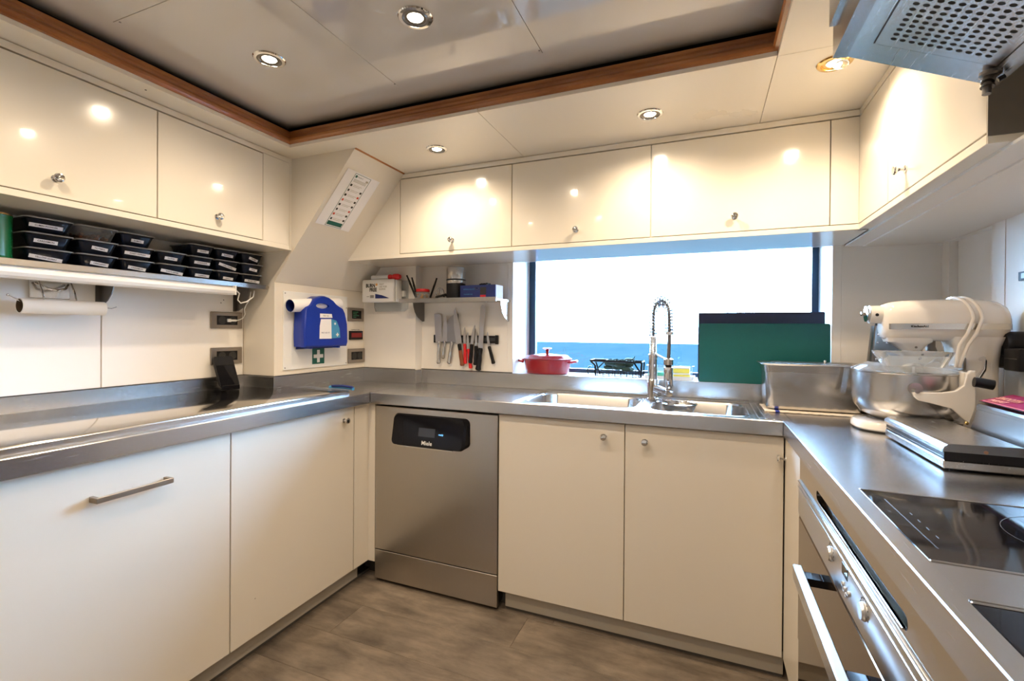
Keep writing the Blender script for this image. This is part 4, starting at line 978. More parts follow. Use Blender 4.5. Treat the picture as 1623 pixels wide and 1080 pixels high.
knife('wide steel santoku knife with dimpled steel handle', (-1.205,1.212), (-1.211,1.062), (-1.228,.950), .064, 'steel', 'santoku', yb=2.1335, collar=True)
knife('long chef knife with black and brown wooden handle', (-1.199,1.240), (-1.165,1.055), (-1.145,.942), -.034, 'brown', 'point', yb=2.128, hw=.0115, hm2='black')
knife('paring knife with red handle, left of two', (-1.139,1.142), (-1.135,1.056), (-1.131,.953), -.016, 'red_pl', 'point', hw=.009)
knife('paring knife with red handle, right of two', (-1.122,1.116), (-1.115,1.030), (-1.100,.930), -.015, 'red_pl', 'point', hw=.009)
knife('slim pointed knife with black handle right of the red ones', (-1.080,1.153), (-1.092,1.054), (-1.101,.957), -.018, 'black', 'point', yb=2.128, hw=.010)
knife('short knife with black handle between two black knives', (-1.073,1.138), (-1.070,1.046), (-1.074,.948), .016, 'black', 'point', hw=.010)
knife('longest knife with round tip and big black handle', (-1.030,1.253), (-1.043,1.036), (-1.056,.922), .028, 'black', 'round', yb=2.127, hw=.0145)
knife('small knife with slanted black handle, rightmost on the strip', (-1.011,1.118), (-.998,1.045), (-.972,.958), -.014, 'black', 'point', hw=.009)
#PART4
# ================================================================== window sill
SZ = .9112
t = thing('casserole_pot', 'oval red enamel casserole with lid on the window sill', 'pot', (-.728, 2.245, SZ))
c = (-.728, 2.245, SZ)
mb = MB(); mb.lathe([(.098,0),(.108,.004),(.114,.03),(.120,.066),(.1215,.070),(.118,.070),(.112,.03),(.10,.008),(.001,.008)], c, 'z', 48, True, True, 1.0, .72); obj('body', mb, 'red', t)
mb = MB(); mb.lathe([(.121,.0705),(.1255,.072),(.1255,.076),(.117,.079),(.104,.0905),(.098,.0925),(.090,.0905),(.078,.089),(.06,.094),(.03,.0975),(.001,.098)], c, 'z', 48, False, True, 1.0, .72)
ld_ = obj('lid', mb, 'red', t)
mb = MB(); mb.lathe([(.008,.097),(.0075,.112),(.012,.118),(.023,.1215),(.0235,.1255),(.014,.1285),(.001,.129)], c, 'z', 24); obj('knob', mb, 'red', ld_)
for sx in (-1, 1):
    mb = MB(); mb.tube([(c[0]+sx*.114,2.205,SZ+.058),(c[0]+sx*.136,2.213,SZ+.062),(c[0]+sx*.148,2.230,SZ+.064),(c[0]+sx*.150,2.245,SZ+.064),(c[0]+sx*.148,2.260,SZ+.064),(c[0]+sx*.136,2.277,SZ+.062),(c[0]+sx*.114,2.285,SZ+.058)], .0065, 10); obj('handle', mb, 'red', t)
# wire basket
t = thing('wire_basket', 'black wire basket of dark greens on the window sill', 'basket', (-.375, 2.235, SZ))
bx0, bx1, by0, by1, bz0, bz1 = -.482, -.262, 2.190, 2.285, SZ+.004, SZ+.072
mb = MB(); R_ = .003
def cable(p, r=R_, cl=False): mb.tube(p, r, 6)
cable([(bx0-.014,by0,bz1+.003),(bx1,by0,bz1),(bx1,by1,bz1),(bx0-.014,by1,bz1+.003),(bx0-.014,by0,bz1+.003)], .0048)
cable([(bx0,by0,bz0+.026),(bx1,by0,bz0+.026),(bx1,by1,bz0+.026),(bx0,by1,bz0+.026),(bx0,by0,bz0+.026)], .0022)
obj('rim', mb, 'black', t)
mb = MB(); cable([(bx0-.012,by0,bz1),(bx0+.008,by0,bz1-.018),(bx0+.010,by0,bz0)], .0050); cable([(bx1,by0,bz1),(bx1-.004,by0,bz0)], .0050); cable([(bx1-.035,by0,bz1),(bx1-.008,by0,bz0+.026)], .004); cable([(bx0+.052,by0,bz1),(bx0+.012,by0,bz0+.028)], .003)
cable([(bx0-.012,by1,bz1),(bx0+.010,by1,bz0)], .004); cable([(bx1,by1,bz1),(bx1-.004,by1,bz0)], .004); obj('corner_wires', mb, 'black', t)['kind'] = 'stuff'
mb = MB()
for k in range(8):
    x = bx0+.018+(bx1-bx0-.03)*k/7; cable([(x,by0,bz0+.026),(x,by0,bz0),(x,by1,bz0),(x,by1,bz0+.026)], .0018)
for k in range(3): cable([(bx0+.01,by0+(by1-by0)*k/2,bz0),(bx1-.004,by0+(by1-by0)*k/2,bz0)], .0016)
obj('floor_wires', mb, 'black', t)['kind'] = 'stuff'
mb = MB(); mb.tube([(bx0-.022,2.186,SZ+.008),(bx0-.03,2.188,SZ+.03),(bx0-.022,2.19,SZ+.046),(bx0-.010,2.19,SZ+.05)], .0025, 6); obj('end_loop', mb, 'black', t)
t = thing('avocado_heap', 'dark green leafy vegetables heaped in the wire basket', 'vegetable', (-.375, 2.235, bz0+.002))
mb = MB(); random.seed(3)
for k in range(16):
    a = random.random(); mb.sphere((-.372+(random.random()-.5)*.105, 2.237+(random.random()-.5)*.055, bz0+.018+random.random()*.038+.018*(1-abs(a-.5))), .015+.006*random.random(), 1.5, 1, .75, 9)
for k in range(9):
    x = -.43+.013*k; mb.tube([(x,2.215+.01*(k%3),bz0+.06),(x+.012,2.22,bz0+.076),(x+.03,2.222,bz0+.080-.004*(k%2))], .0045, 6, True, .001)
mb.tube([(-.318,2.225,bz0+.070),(-.300,2.222,bz0+.086),(-.296,2.222,bz0+.096)], .003, 6, True, .001)
o = obj('leaves', mb, 'herb', t); o['kind'] = 'stuff'
# sponge tray
t = thing('sponge_tray', 'white tray with sponges on the sill behind the tap', 'tray', (-.148, 2.24, SZ))
mb = MB(); A = lambda i, z: rrect(-.252+i,-.040-i,2.196+i,2.286-i,.012,z,4)
mb.ring([A(.004,SZ+.0002),A(0,SZ+.014),A(-.003,SZ+.016),A(.003,SZ+.014),A(.007,SZ+.003)], True, True, True); obj('tray', mb, 'tray_white', t)
def sponge(label, a, b, y0_, y1_, z0_, m1, m2):
    t = thing('sponge', label, 'sponge', ((a+b)/2,(y0_+y1_)/2,z0_), 'sponges in the tray')
    obj('foam', bx(a,b,y0_,y1_,z0_,z0_+.019,bev=.002,seg=2), m1, t); obj('scourer', bx(a,b,y0_,y1_,z0_+.0192,z0_+.026,bev=.0015), m2, t)
sponge('green sponge in the left end of the white tray', -.236, -.160, 2.21, 2.272, SZ+.0035, 'sponge_g', 'sponge_g')
sponge('yellow sponge at the bottom right of the tray', -.128, -.058, 2.21, 2.272, SZ+.0035, 'sponge_y', 'tray_white')
sponge('yellow sponge on top of the other yellow one', -.128, -.060, 2.212, 2.270, SZ+.0300, 'sponge_y', 'tray_white')
t = thing('clear_tub', 'clear plastic tub behind the sponges', 'tub', (-.148, 2.31, SZ))
mb = MB(); A = lambda i, z: rrect(-.250+i,-.046-i,2.292+i,2.345-i,.010,z,4)
mb.ring([A(.006,SZ+.0002),A(0,SZ+.052),A(-.003,SZ+.055),A(.002,SZ+.052),A(.008,SZ+.004)], True, True, True); obj('tub', mb, 'clear', t)
t = thing('bottle_brush', 'small red-brown brush lying in the sponge tray', 'brush', (-.15, 2.205, SZ+.03))
mb = MB(); mb.cyl((-.168,2.205,SZ+.036),(-.135,2.205,SZ+.034),.0055,10); obj('head', mb, 'brown', t)
# chopping boards
t = thing('chopping_board', 'green chopping board standing in the window, in front', 'chopping board', (.215, 2.162, SZ))
mb = MB(); lp_ = [[(p[0], y_, p[1]) for p in rrect(-.020+i,.4525-i,SZ+.0002+i,1.1605-i,.008,0,5)] for y_, i in ((2.1535,.0015),(2.155,0),(2.1655,0),(2.167,.0015))]
mb.ring(lp_, True, True, True, smooth=False); obj('board', mb, 'green_board', t)
t = thing('chopping_board', 'dark blue chopping board standing behind the green one', 'chopping board', (.215, 2.190, SZ))
mb = MB(); lp_ = [[(p[0], y_, p[1]) for p in rrect(-.0255+i,.4400-i,SZ+.0002+i,1.2075-i,.006,0,5)] for y_, i in ((2.1825,.0015),(2.184,0),(2.1945,0),(2.196,.0015))]
mb.ring(lp_, True, True, True, smooth=False); obj('board', mb, 'blue_board', t)

# ================================================================== tap and strainer
t = thing('kitchen_tap', 'tall chrome tap with coiled spring hose between the sinks', 'tap', (-.200, 2.062, DT))
tx, ty = -.200, 2.062
obj('base', MB().lathe([(.027,0),(.027,.003),(.0235,.005),(.0225,.008),(.0225,.082),(.0215,.084)], (tx,ty,DT+.0003), 'z', 28), 'chrome', t)
obj('stem', MB().lathe([(.0175,.083),(.0175,.168),(.019,.170),(.019,.186),(.0175,.188),(.0175,.190)], (tx,ty,DT), 'z', 24), 'chrome', t)
mb = MB(); mb.lathe([(.0125,.189),(.0125,.262)], (tx,ty,DT), 'z', 20)
for k in range(10): mb.lathe([(.0125,.194+.007*k),(.0140,.1965+.007*k),(.0125,.199+.007*k)], (tx,ty,DT), 'z', 16, False, False)
obj('ribbed_sleeve', mb, 'chrome', t)
# hose path: up, over and down towards the sink
path = []
for k in range(61):
    f = k/60
    if f < .32: g = f/.32; p = (tx, ty, 1.104+.088*g)
    else:
        g = (f-.32)/.68
        if g < .62: a = PI*(g/.62); p = (tx+.034*(1-math.cos(a)), ty-.040*(1-math.cos(a)), 1.192+.060*math.sin(a))
        else: h = (g-.62)/.38; p = (tx+.068+.002*h, ty-.080, 1.192-.070*h)
    path.append(Vector(p))
mb = MB(); mb.tube(path, .0062, 10); obj('hose', mb, 'dark_steel', t)
def coil(path, r, wire, turns):
    # helix around a path with parallel-transport frame
    n_ = turns*12; tot = [0]
    for a, b in zip(path, path[1:]): tot.append(tot[-1]+(b-a).length)
    out = []; u = Vector((1,0,0)); j = 0
    for k in range(n_+1):
        s_ = tot[-1]*k/n_
        while j < len(path)-2 and tot[j+1] < s_: j += 1
        f = (s_-tot[j])/max(1e-9, tot[j+1]-tot[j]); p = path[j].lerp(path[j+1], f); d = (path[j+1]-path[j]).normalized()
        u = (u - d*u.dot(d)).normalized(); w = d.cross(u); a = 2*PI*k/12
        out.append(p + (u*math.cos(a)+w*math.sin(a))*r)
    m = MB(); m.tube(out, wire, 5); return m
obj('spring', coil(path, .0185, .0023, 26), 'spring', t)
hx_, hy_ = path[-1].x, path[-1].y
obj('spring_end', MB().cyl((hx_,hy_,1.112),(hx_,hy_,1.124),.0155,18), 'chrome', t)
mb = MB(); mb.tube([(hx_,hy_,1.113),(hx_-.001,hy_,1.07),(hx_-.003,hy_,1.015)], .0072, 12); obj('hose_tail', mb, 'dark_steel', t)
sp = obj('spray_head', MB().lathe([(.012,1.018),(.0185,1.014),(.0185,.992),(.012,.990),(.012,.984),(.0170,.982),(.0175,.975),(.0175,.905),(.015,.898),(.012,.897)][::-1], (hx_-.003,hy_,0), 'z', 24), 'chrome', t)
obj('grip_ring', MB().lathe([(.0125,.983),(.0131,.9835),(.0131,.990),(.0125,.991)], (hx_-.003,hy_,0), 'z', 24, False, False), 'black', sp)
mb = MB(); mb.cyl((tx+.012,ty-.012,DT+.188),(hx_-.014,hy_+.012,1.012),.0042,10); mb.sphere((tx+.012,ty-.012,DT+.188),.006); obj('docking_arm', mb, 'chrome', t)
mb = MB(); mb.cyl((tx,ty,.892),(hx_-.002,hy_+.004,.880),.0125,18); mb.cyl((hx_-.006,hy_+.012,.881),(hx_+.001,hy_-.002,.8795),.0165,20); obj('spout', mb, 'chrome', t)
mb = MB(); mb.cyl((tx+.01,ty-.02,.872),(tx+.03,ty-.045,.868),.010,14); obj('lever', mb, 'chrome', t)
# strainer basket hanging at the right sink
t = thing('sink_strainer', 'round steel sink strainer with flat handle on the right sink edge', 'strainer', (-.095, 1.93, DT+.004))
cx, cy, r = -.088, 1.915, .062
mb = MB(); mb.tube([(cx+r*math.cos(a), cy+r*math.sin(a), DT+.007) for a in [2*PI*k/40 for k in range(41)]], .0035, 8, False); obj('ring', mb, 'chrome', t)
obj('bowl', MB().lathe([(r,.006),(r-.002,-.004),(r-.012,-.020),(r-.03,-.026),(.002,-.027)], (cx,cy,DT), 'z', 36, False, True), 'steel', t)
mb = MB(); mb.poly([(-.222,2.012,DT+.0045),(-.200,2.035,DT+.0045),(-.130,1.975,DT+.0065),(-.148,1.948,DT+.0065),(-.222,2.012,DT+.0065),(-.200,2.035,DT+.0065),(-.130,1.975,DT+.0085),(-.148,1.948,DT+.0085)], [(3,2,1,0),(4,5,6,7),(0,1,5,4),(1,2,6,5),(2,3,7,6),(3,0,4,7)]); obj('handle', mb, 'chrome', t)

# ================================================================== steel pan on towel
t = thing('kitchen_towel', 'folded cream towel with a blue stripe under the steel pan', 'towel', (.34, 1.95, DT))
mb = MB()
nx_, ny_ = 44, 6; x0_, x1_, y0_, y1_ = .200, .505, 1.893, 2.06
for z_, s1 in ((DT+.0003, 0), (DT+.0075, 1)):
    pass
top = [[(x0_+(x1_-x0_)*i/nx_, y0_+(y1_-y0_)*j/ny_ + (.0025*math.sin(i*1.3) if j == 0 else 0), DT+.0066-.0012*abs(math.sin(i*1.9+j))) for i in range(nx_+1)] for j in range(ny_+1)]
bot = [[(p[0], p[1], DT+.0003+(.0012*abs(math.sin(i*1.1)) if 2 < i < nx_-2 else 0)) for i, p in enumerate(r_)] for r_ in top]
mid = [[(p[0], p[1]-.002, DT+.0036) for p in top[0]]]
mb.ring([bot[0], mid[0], top[0]] + top[1:] + [bot[-1]], False); 
for f in mb.bm.faces:
    c_ = f.calc_center_median()
    if .232 < c_.x < .250: f.material_index = 1
obj('towel', mb, ['towel', 'towel_blue'], t)
t = thing('steel_pan', 'rectangular deep stainless steel pan with lid standing on the towel', 'pan', (.345, 1.985, DT+.010))
px0, px1, py0, py1, pz0, pz1 = .196, .512, 1.903, 2.078, DT+.0068, 1.0125
A = lambda i, z, r=.022: rrect(px0+i,px1-i,py0+i,py1-i,max(r-i*.5,.006),z,6)
mb = MB(); mb.ring([A(.026,pz0,.03),A(.016,pz0+.004,.03),A(.012,pz0+.014,.03),A(.009,pz1-.030,.026),A(.006,pz1-.0285,.026),A(.004,pz1-.005),A(-.002,pz1-.001),A(-.007,pz1),A(-.008,pz1-.002)], True, True, False)
mb.ring([A(-.007,pz1),A(.002,pz1),A(.008,pz1-.004),A(.012,pz1-.05)], True, False, False); obj('pan', mb, 'steel_x', t)
mb = MB(); mb.ring([A(-.005,pz1+.0004),A(-.0055,pz1+.002),A(.006,pz1+.0025),A(.014,pz1-.0005),A(.020,pz1-.0010),A(.028,pz1+.002)], True, True, True); l_ = obj('lid', mb, 'steel_x', t)
mb = MB(); mb.cyl((.395,1.96,pz1+.002),(.395,1.96,pz1+.009),.0035,10); mb.sphere((.395,1.96,pz1+.010),.005); obj('lid_knob', mb, 'chrome', l_)
obj('lid_recess', MB().box(.235,.475,1.955,2.050,pz1+.0021,pz1+.0034,bev=.0006), 'dark_steel', l_)
mb = MB(); mb.poly([(.436,1.888,pz1-.008),(.452,1.888,pz1-.006),(.438,1.880,pz1-.094),(.424,1.880,pz1-.092),(.436,1.892,pz1-.008),(.452,1.899,pz1-.006),(.438,1.886,pz1-.094),(.424,1.884,pz1-.092)], [(0,1,2,3),(7,6,5,4),(0,4,5,1),(1,5,6,2),(2,6,7,3),(3,7,4,0)])
mb.box(.436,.452,1.888,1.900,pz1-.008,pz1-.003); obj('swing_handle', mb, 'steel', t)

# ================================================================== stand mixer
t = thing('stand_mixer', 'white bowl-lift stand mixer with steel bowl and its cord over the head', 'mixer', (.58, 1.70, DT))
MY = 1.70; ZB = DT+.0008
# base: rounded horseshoe
def oval(x0, x1, ry, z, ins=0., n=40):
    pts = []; cx_ = x0+ry
    for k in range(n):
        a = 2*PI*k/n; c1, s1 = math.cos(a), math.sin(a); e = .75
        px_ = (abs(c1)**e)*(1 if c1 >= 0 else -1); py_ = (abs(s1)**e)*(1 if s1 >= 0 else -1)
        pts.append(((x0+x1)/2 + ((x1-x0)/2-ins)*px_, MY + (ry-ins)*py_, z))
    return pts
mb = MB(); mb.ring([oval(.413,.765,.100,ZB+.004,.004),oval(.413,.765,.100,ZB+.008),oval(.413,.765,.100,ZB+.020,.001),oval(.413,.765,.100,ZB+.0275,.006),oval(.413,.765,.100,ZB+.031,.018),oval(.413,.765,.100,ZB+.032,.05)], True, True, True)
obj('base', mb, 'white_gloss', t)
mb = MB(); mb.ring([oval(.413,.765,.100,ZB-.0005,.006),oval(.413,.765,.100,ZB+.0042,.005)], True, True, True); obj('rubber_foot', mb, 'black_soft', t)
# column
def rsec(x0, x1, hy, z, r=.02, n=5): return [(p[0], MY+p[1], z) for p in rrect(x0, x1, -hy, hy, r, 0, n)]
mb = MB(); mb.ring([rsec(.615,.752,.062,ZB+.028,.03),rsec(.632,.742,.052,ZB+.06,.028),rsec(.640,.737,.048,ZB+.12,.026),rsec(.642,.737,.048,ZB+.20,.026),rsec(.638,.742,.049,ZB+.250,.026),rsec(.622,.756,.053,ZB+.275,.03)], True, True, True)
obj('column', mb, 'white_gloss', t)
# head
def hsec(x, cz, ry, zt, zb, n=28):
    out = []
    for k in range(n):
        a = 2*PI*k/n; c1, s1 = math.cos(a), math.sin(a); e = .72
        yy = ry*(abs(c1)**e)*(1 if c1 >= 0 else -1); zz = (abs(s1)**e)
        out.append((x, MY+yy, cz + (zt-cz)*zz if s1 >= 0 else cz - (cz-zb)*zz))
    return out
H = [(.480,1.178,.022,1.205,1.120),(.483,1.172,.030,1.208,1.114),(.490,1.165,.038,1.212,1.108),(.503,1.160,.045,1.2165,1.105),(.525,1.158,.051,1.2195,1.104),(.560,1.156,.055,1.221,1.104),(.62,1.155,.058,1.2215,1.103),(.66,1.155,.059,1.2215,1.101),(.705,1.154,.058,1.220,1.100),(.732,1.154,.054,1.214,1.103),(.750,1.154,.046,1.203,1.112),(.759,1.154,.034,1.188,1.124),(.763,1.154,.015,1.168,1.142)]
mb = MB(); mb.ring([hsec(*h) for h in H], True, True, True); hd = obj('head', mb, 'white_gloss', t, 50)
mb = MB()
bb = [hsec(h[0], h[1], h[2]+.0012, h[3], h[4]) for h in H[1:-1]]
def band(z0_, z1_, off):
    L0, L1 = [], []
    P = [(h[0], h[2]) for h in H[2:-1]]
    front = [(x, MY-ry*.990-.002-off) for x, ry in P]; 
    endp = [(H[-1][0]+.0005+off, MY)]; back = [(x, MY+ry*.990+.002+off) for x, ry in P][::-1]
    Q = front + endp + back
    return [[(x, y, z0_) for x, y in Q], [(x, y, z1_) for x, y in Q]]
mb.ring(band(1.1365, 1.1525, .0012), False); mb.ring(band(1.1365, 1.1525, -.004), False); obj('trim_band', mb, 'steel', hd)
text('lettering', 'KitchenAid', .0085, (.555, MY-.0592, 1.1445), (1,.02,0), (0,0,1), 'ink', hd, bold=.0002)
mb = MB(); mb.lathe([(.0265,-.030),(.0265,-.005),(.029,.02)], (.4835,MY,1.180), 'x', 24); obj('hub', mb, 'white_gloss', hd)
mb = MB(); mb.cyl((.4525,MY-.0256,1.178),(.4535+.012,MY-.0268,1.178),.0001,6); mb.lathe([(.0045,-.0268),(.0045,-.020)], (.466,MY,1.1785), 'y', 12); obj('hub_hole', mb, 'black', hd)
mb = MB(); mb.lathe([(.006,-.032),(.021,-.034),(.0235,-.036),(.0235,-.039),(.017,-.041),(.006,-.043),(.006,-.050),(.002,-.051)][::-1], (.4835,MY,1.182), 'x', 24); obj('hub_knob', mb, 'chrome', hd)
mb = MB(); mb.ring([rsec(.490,.600,.040,1.112,.02),rsec(.494,.596,.038,1.100,.02),rsec(.510,.588,.034,1.094,.02),rsec(.526,.578,.028,1.080,.02),rsec(.530,.574,.026,1.076,.018)], True, True, True); obj('planetary', mb, 'white_gloss', t)
mb = MB(); mb.lathe([(.024,1.0765),(.024,1.070),(.014,1.069),(.012,1.0),(.012,.96)][::-1], (.552,MY,0), 'z', 24); obj('shaft', mb, 'steel', t)
obj('planet_screw', MB().cyl((.556,MY-.0325,1.0855),(.556,MY-.0300,1.0855),.0032,12), 'dark_steel', t)
# bowl
bcx = .546; bc = (bcx, MY, 0)
obj('bowl', MB().lathe([(.045,.8735),(.080,.8790),(.110,.8930),(.1265,.915),(.1305,.940),(.1310,1.012),(.1340,1.0145),(.1340,1.0165),(.1295,1.0165),(.1290,.945),(.108,.897),(.04,.879),(.001,.879)], bc, 'z', 56, True, True), 'polished', t)
obj('bowl_foot', MB().lathe([(.040,.8738),(.045,.8735),(.045,.8750)], bc, 'z', 32), 'steel', t)
# bowl guard (clear) with pouring chute
obj('splash_guard', MB().lathe([(.1335,1.0170),(.1330,1.0200),(.118,1.030),(.095,1.0385),(.075,1.0400),(.075,1.0385),(.094,1.0370),(.117,1.0285),(.130,1.0175)], bc, 'z', 48, False, False), 'clear', t)
mb = MB(); q0 = rrect(.462,.590,1.572,1.628,.012,1.036,5); q1 = rrect(.440,.605,1.555,1.640,.014,1.076,5)
mb.ring([q0, q1], True); mb.ring([[(p[0]+(.0015 if p[0] < .52 else -.0015), p[1]+(.0015 if p[1] < 1.6 else -.0015), p[2]) for p in L] for L in (q1, q0)], True); mb.ring([q1, [(p[0]+(.0015 if p[0] < .52 else -.0015), p[1]+(.0015 if p[1] < 1.6 else -.0015), p[2]) for p in q1]], True); obj('pouring_chute', mb, 'clear', t)
# yoke arms
for sy in (-1, 1):
    mb = MB(); yo = MY+sy*.137
    top_ = [(.514,.968),(.575,.971),(.602,.977),(.618,.992),(.624,1.022),(.632,1.031),(.642,1.031),(.642,.935),(.630,.893),(.618,.905),(.596,.930),(.55,.942),(.526,.947),(.517,.956)]
    mb.prism([(p[0], p[1]) for p in top_], 'y', yo-.006, yo+.006, bev=.0022); obj('bowl_arm', mb, 'white_gloss', t)
mb = MB(); mb.box(.622,.6405,MY-.130,MY+.130,.935,1.024,bev=.004,seg=2); obj('yoke', mb, 'white_gloss', t)
mb = MB(); mb.cyl((.522,MY-.146,.972),(.522,MY-.130,.972),.006,16); mb.cyl((.522,MY-.1345,.977),(.522,MY-.1290,.977),.016,24); obj('bowl_pin', mb, 'steel', t)
obj('back_spring', bx(.600,.628,MY-.12,MY-.06,.873,.892,bev=.003), 'steel', t)
# lift lever
mb = MB(); mb.tube([(.690,MY-.046,1.056),(.690,MY-.062,1.060),(.687,MY-.074,1.052),(.672,MY-.105,1.030),(.640,MY-.150,1.006)], .0052, 12); lv = obj('lift_lever', mb, 'chrome', t)
mb = MB(); mb.tube([(.632,MY-.157,1.003),(.642,MY-.158,1.002),(.658,MY-.160,.999),(.668,MY-.161,.997)], .0125, 18); obj('lever_grip', mb, 'black', lv)
obj('slot_bolt', MB().box(.652,.658,MY-.0535,MY-.046,1.005,1.060,bev=.0015), 'dark_steel', t)
# cord looped over the head
def loop_cord(dx):
    L = []
    for k in range(24):
        a = -.35 + (PI+.35)*k/23; L.append((.690+dx-.020*math.sin(a)*0+.012*math.cos(a*1.5), MY-.0640*math.cos(a), 1.158+.0685*max(-.5, math.sin(a))))
    L = [(.640+dx*.4,MY-.078,1.035),(.652+dx*.7,MY-.080,1.065),(.668+dx,MY-.076,1.095),(.686+dx,MY-.072,1.125)] + L[3:]
    return L
mb = MB(); mb.tube(loop_cord(-.034), .0042, 10); mb.tube(loop_cord(-.016), .0042, 10); obj('cord', mb, 'white_gloss', t)
# ================================================================== behind the mixer
t = thing('box_grater', 'steel box grater standing behind the mixer', 'grater', (.575, 1.955, DT))
def gsec(z, hx__, hy__): return [(.572+p[0], 1.965+p[1], z) for p in rrect(-hx__,hx__,-hy__,hy__,.006,0,3)]
mb = MB(); mb.ring([gsec(DT+.0005,.062,.036),gsec(1.150,.038,.022)], True, True, True); g = obj('body', mb, 'dark_steel', t)
mb = MB()
for k in range(6):
    for j in range(4):
        z = .98+.028*k; f = (z-DT)/.31; xx = .572-.062+.024*f+.013+.026*j; yy = 1.965-.036+.014*f
        mb.sphere((xx, yy-.001, z), .0042, 1, .5, 1, 7)
o = obj('teeth', mb, 'chrome', g); o['kind'] = 'stuff'
obj('top_handle', MB().tube([(.545,1.965,1.150),(.547,1.965,1.168),(.572,1.965,1.174),(.597,1.965,1.168),(.599,1.965,1.150)], .005, 8), 'black', t)
t = thing('pepper_mill', 'dark bottle half hidden behind the mixer head', 'bottle', (.715, 1.99, DT))
obj('body', MB().lathe([(.030,0),(.034,.004),(.033,.20),(.027,.225),(.022,.24),(.022,.262)], (.690,1.985,DT+.0005), 'z', 28), 'dark_steel', t)
obj('cap', MB().lathe([(.023,.2625),(.024,.266),(.024,.292),(.020,.296)], (.690,1.985,DT+.0005), 'z', 24), 'black', t)
t = thing('power_cable', 'black cable looping behind the mixer column', 'cable', (.74, 1.86, DT))
mb = MB(); mb.tube([(.788,1.78,1.06),(.770,1.80,1.05),(.745,1.84,1.040),(.716,1.87,1.022),(.700,1.89,.99),(.700,1.90,.93),(.712,1.91,.86),(.73,1.92,.8465)], .0045, 8); obj('cable', mb, 'black_soft', t)
# power adapters on the right wall
t = thing('wall_adapter', 'large black power adapter plugged into the right wall', 'adapter', (XRW, 1.74, 1.05))
obj('block', bx(.735, XRW-.0005, 1.582, 1.652, 1.029, 1.088, bev=.005, seg=2), 'black', t)
obj('face_line', bx(.7345, .7352, 1.590, 1.644, 1.060, 1.062), 'dark_steel', t)
t = thing('wall_adapter', 'round black plug just behind the large power adapter', 'adapter', (XRW, 1.79, 1.06))
mb = MB(); mb.lathe([(.034,0),(.034,-.040),(.029,-.048),(.012,-.050)][::-1], (XRW-.0005,1.668,1.098), 'x', 28); obj('plug', mb, 'black', t)
mb = MB(); mb.box(.748,XRW-.0006,1.656,1.722,1.032,1.078,bev=.005); obj('block', mb, 'black', t)
t = thing('wall_switch', 'small dark switch at the right picture edge on the wall', 'switch', (XRW, 1.68, 1.28))
obj('plate', bx(XRW-.008, XRW-.0005, 1.62, 1.690, 1.268, 1.292, bev=.001), 'black', t); obj('rocker', bx(XRW-.0095, XRW-.008, 1.635, 1.675, 1.273, 1.287, bev=.0006), 'dark_steel', t)
# steel box beside the press
t = thing('steel_box', 'brushed steel box with sloping lid beside the sandwich press', 'box', (.70, 1.27, DT))
obj('body', MB().prism([(1.060,.8415),(1.060,.945),(1.458,.945),(1.512,.8415)], 'x', .603, .748), 'cap', t)
obj('lid', MB().prism([(.6025,.9455),(.6025,.9530),(.606,.9585),(.612,.9615),(.665,.9775),(.748,.985),(.748,.9455)], 'y', 1.058, 1.459), 'cap', t)
obj('rivet', MB().sphere((.598,1.492,.905), .0045), 'gold', t)
# leaflet on the ledge
t = thing('purple_leaflet', 'purple printed card lying on the steel box at the right edge', 'card', (.63, 1.35, .97))
P1, P2 = Vector((.6055,1.452,.9655)), Vector((.6650,1.452,.9825)); dn = Vector((0,-.26,0))
n_ = (dn).cross(P2-P1).normalized(); n_ = n_ if n_.z > 0 else -n_
def lq(name, u0, u1, v0, v1, off, m, par):
    g_ = lambda u, v, o_: tuple(P1 + (P2-P1)*v + dn*u + n_*o_)
    mb = MB(); A = [g_(u0,v0,off),g_(u1,v0,off),g_(u1,v1,off),g_(u0,v1,off)]; B = [g_(u0,v0,off-.0008),g_(u1,v0,off-.0008),g_(u1,v1,off-.0008),g_(u0,v1,off-.0008)]
    mb.poly(A+B, [(0,1,2,3),(0,4,5,1),(1,5,6,2),(2,6,7,3),(3,7,4,0),(7,6,5,4)]); return obj(name, mb, m, par)
cd = lq('card', 0, 1, 0, 1, .0015, 'purple', t); lq('card_edge', 0, 1, -.03, 0, .0012, 'black', t)
text('lettering', 'SMOOTH', .020, tuple(P1+(P2-P1)*.50+dn*.20+n_*.0026), tuple(dn), tuple(P2-P1), 'pink', cd, bold=.0007)
text('lettering', 'PARFAIT', .0160, tuple(P1+(P2-P1)*.22+dn*.18+n_*.0026), tuple(dn), tuple(P2-P1), 'pink', cd, bold=.0007)
lq('edge_line', .02, 1, .045, .065, .0020, 'pink', cd)
g0 = P1+(P2-P1)*.55+dn*.55
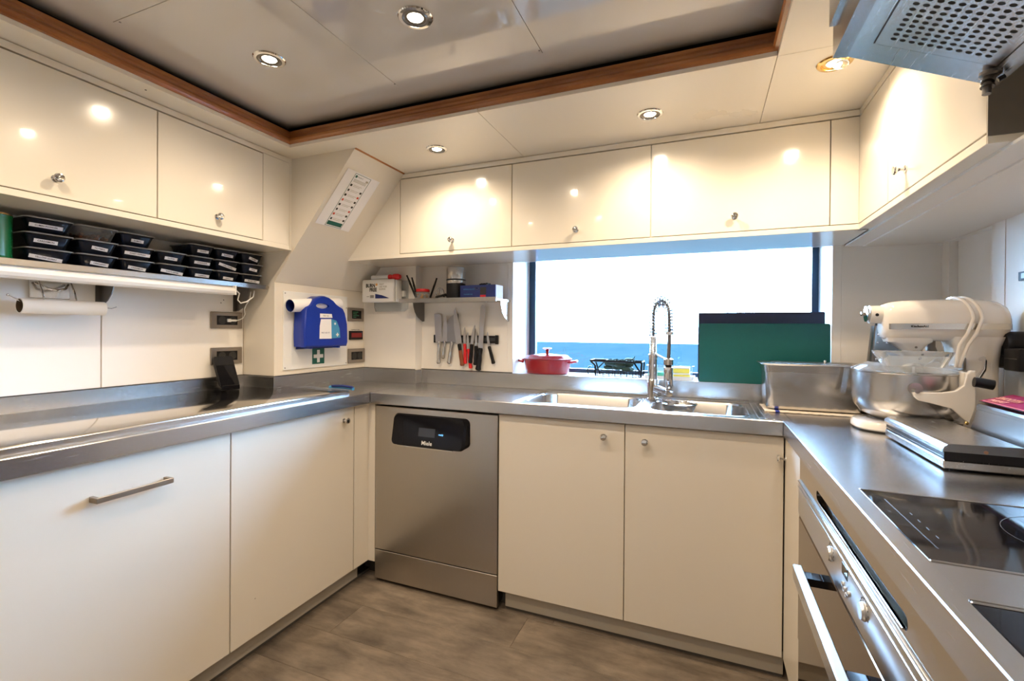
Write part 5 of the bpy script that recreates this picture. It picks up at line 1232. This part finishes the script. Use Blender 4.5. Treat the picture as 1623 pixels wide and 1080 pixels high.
mb = MB(); ring_ = [tuple(g0 + dn.normalized()*.034*math.cos(a) + (P2-P1).normalized()*.010*math.sin(a) + n_*.0022) for a in [2*PI*k/20 for k in range(20)]]
mb.poly(ring_, [tuple(range(20))]); obj('printed_picture', mb, 'towel', cd)

# ================================================================== sandwich press
t = thing('sandwich_press', 'flat stainless steel sandwich press at the right picture edge', 'press', (.60, 1.41, DT))
X0_, X1_, Y0_, Y1_ = .4605, .597, 1.240, 1.580
for a, b in ((.49,1.27),(.49,1.55),(.575,1.27),(.575,1.55)): obj('foot', MB().lathe([(.008,.0005),(.009,.004)], (a,b,DT), 'z', 14), 'black_soft', t)
obj('lower_shell', bx(X0_,X1_,Y0_,Y1_,DT+.004,DT+.0215,bev=.002), 'steel_y', t)
obj('lower_plate', bx(X0_+.002,X1_-.002,Y0_+.002,Y1_-.002,DT+.0215,DT+.027,bev=.001), 'black', t)
obj('middle_strip', bx(X0_+.0005,X1_-.001,Y0_+.001,Y1_-.001,DT+.0270,DT+.0290), 'steel', t)
obj('upper_plate', bx(X0_+.002,X1_-.002,Y0_+.001,Y1_-.002,DT+.029,DT+.0375,bev=.001), 'black', t)
pr2 = [(X0_-.001,DT+.0375),(X0_-.002,DT+.044),(X0_,DT+.050),(X0_+.005,DT+.0545),(X0_+.014,DT+.0565),(X1_-.012,DT+.0585),(X1_-.003,DT+.054),(X1_,DT+.0375)]
sh_ = obj('lid_shell', MB().prism(pr2, 'y', Y0_+.0015, Y1_+.001), 'steel_y', t)
pr3 = [(X0_-.001,DT+.033),(X0_-.0015,DT+.045),(X0_+.001,DT+.0505),(X0_+.006,DT+.0548),(X0_+.014,DT+.0566),(X1_-.012,DT+.0586),(X1_-.003,DT+.054),(X1_,DT+.033)]
obj('end_cap', MB().prism([(p[0], p[1] if p[1] > DT+.034 else DT+.0400) for p in pr3], 'y', Y0_-.002, Y0_+.0014), 'cap', t)
obj('front_band', bx(X0_+.0005,X1_,Y0_-.0015,Y0_+.002,DT+.0225,DT+.0398), 'black', t)
obj('cap_screw', MB().cyl((.527,Y0_-.0035,DT+.0445),(.527,Y0_-.0015,DT+.0445),.0036,14), 'copper', t)
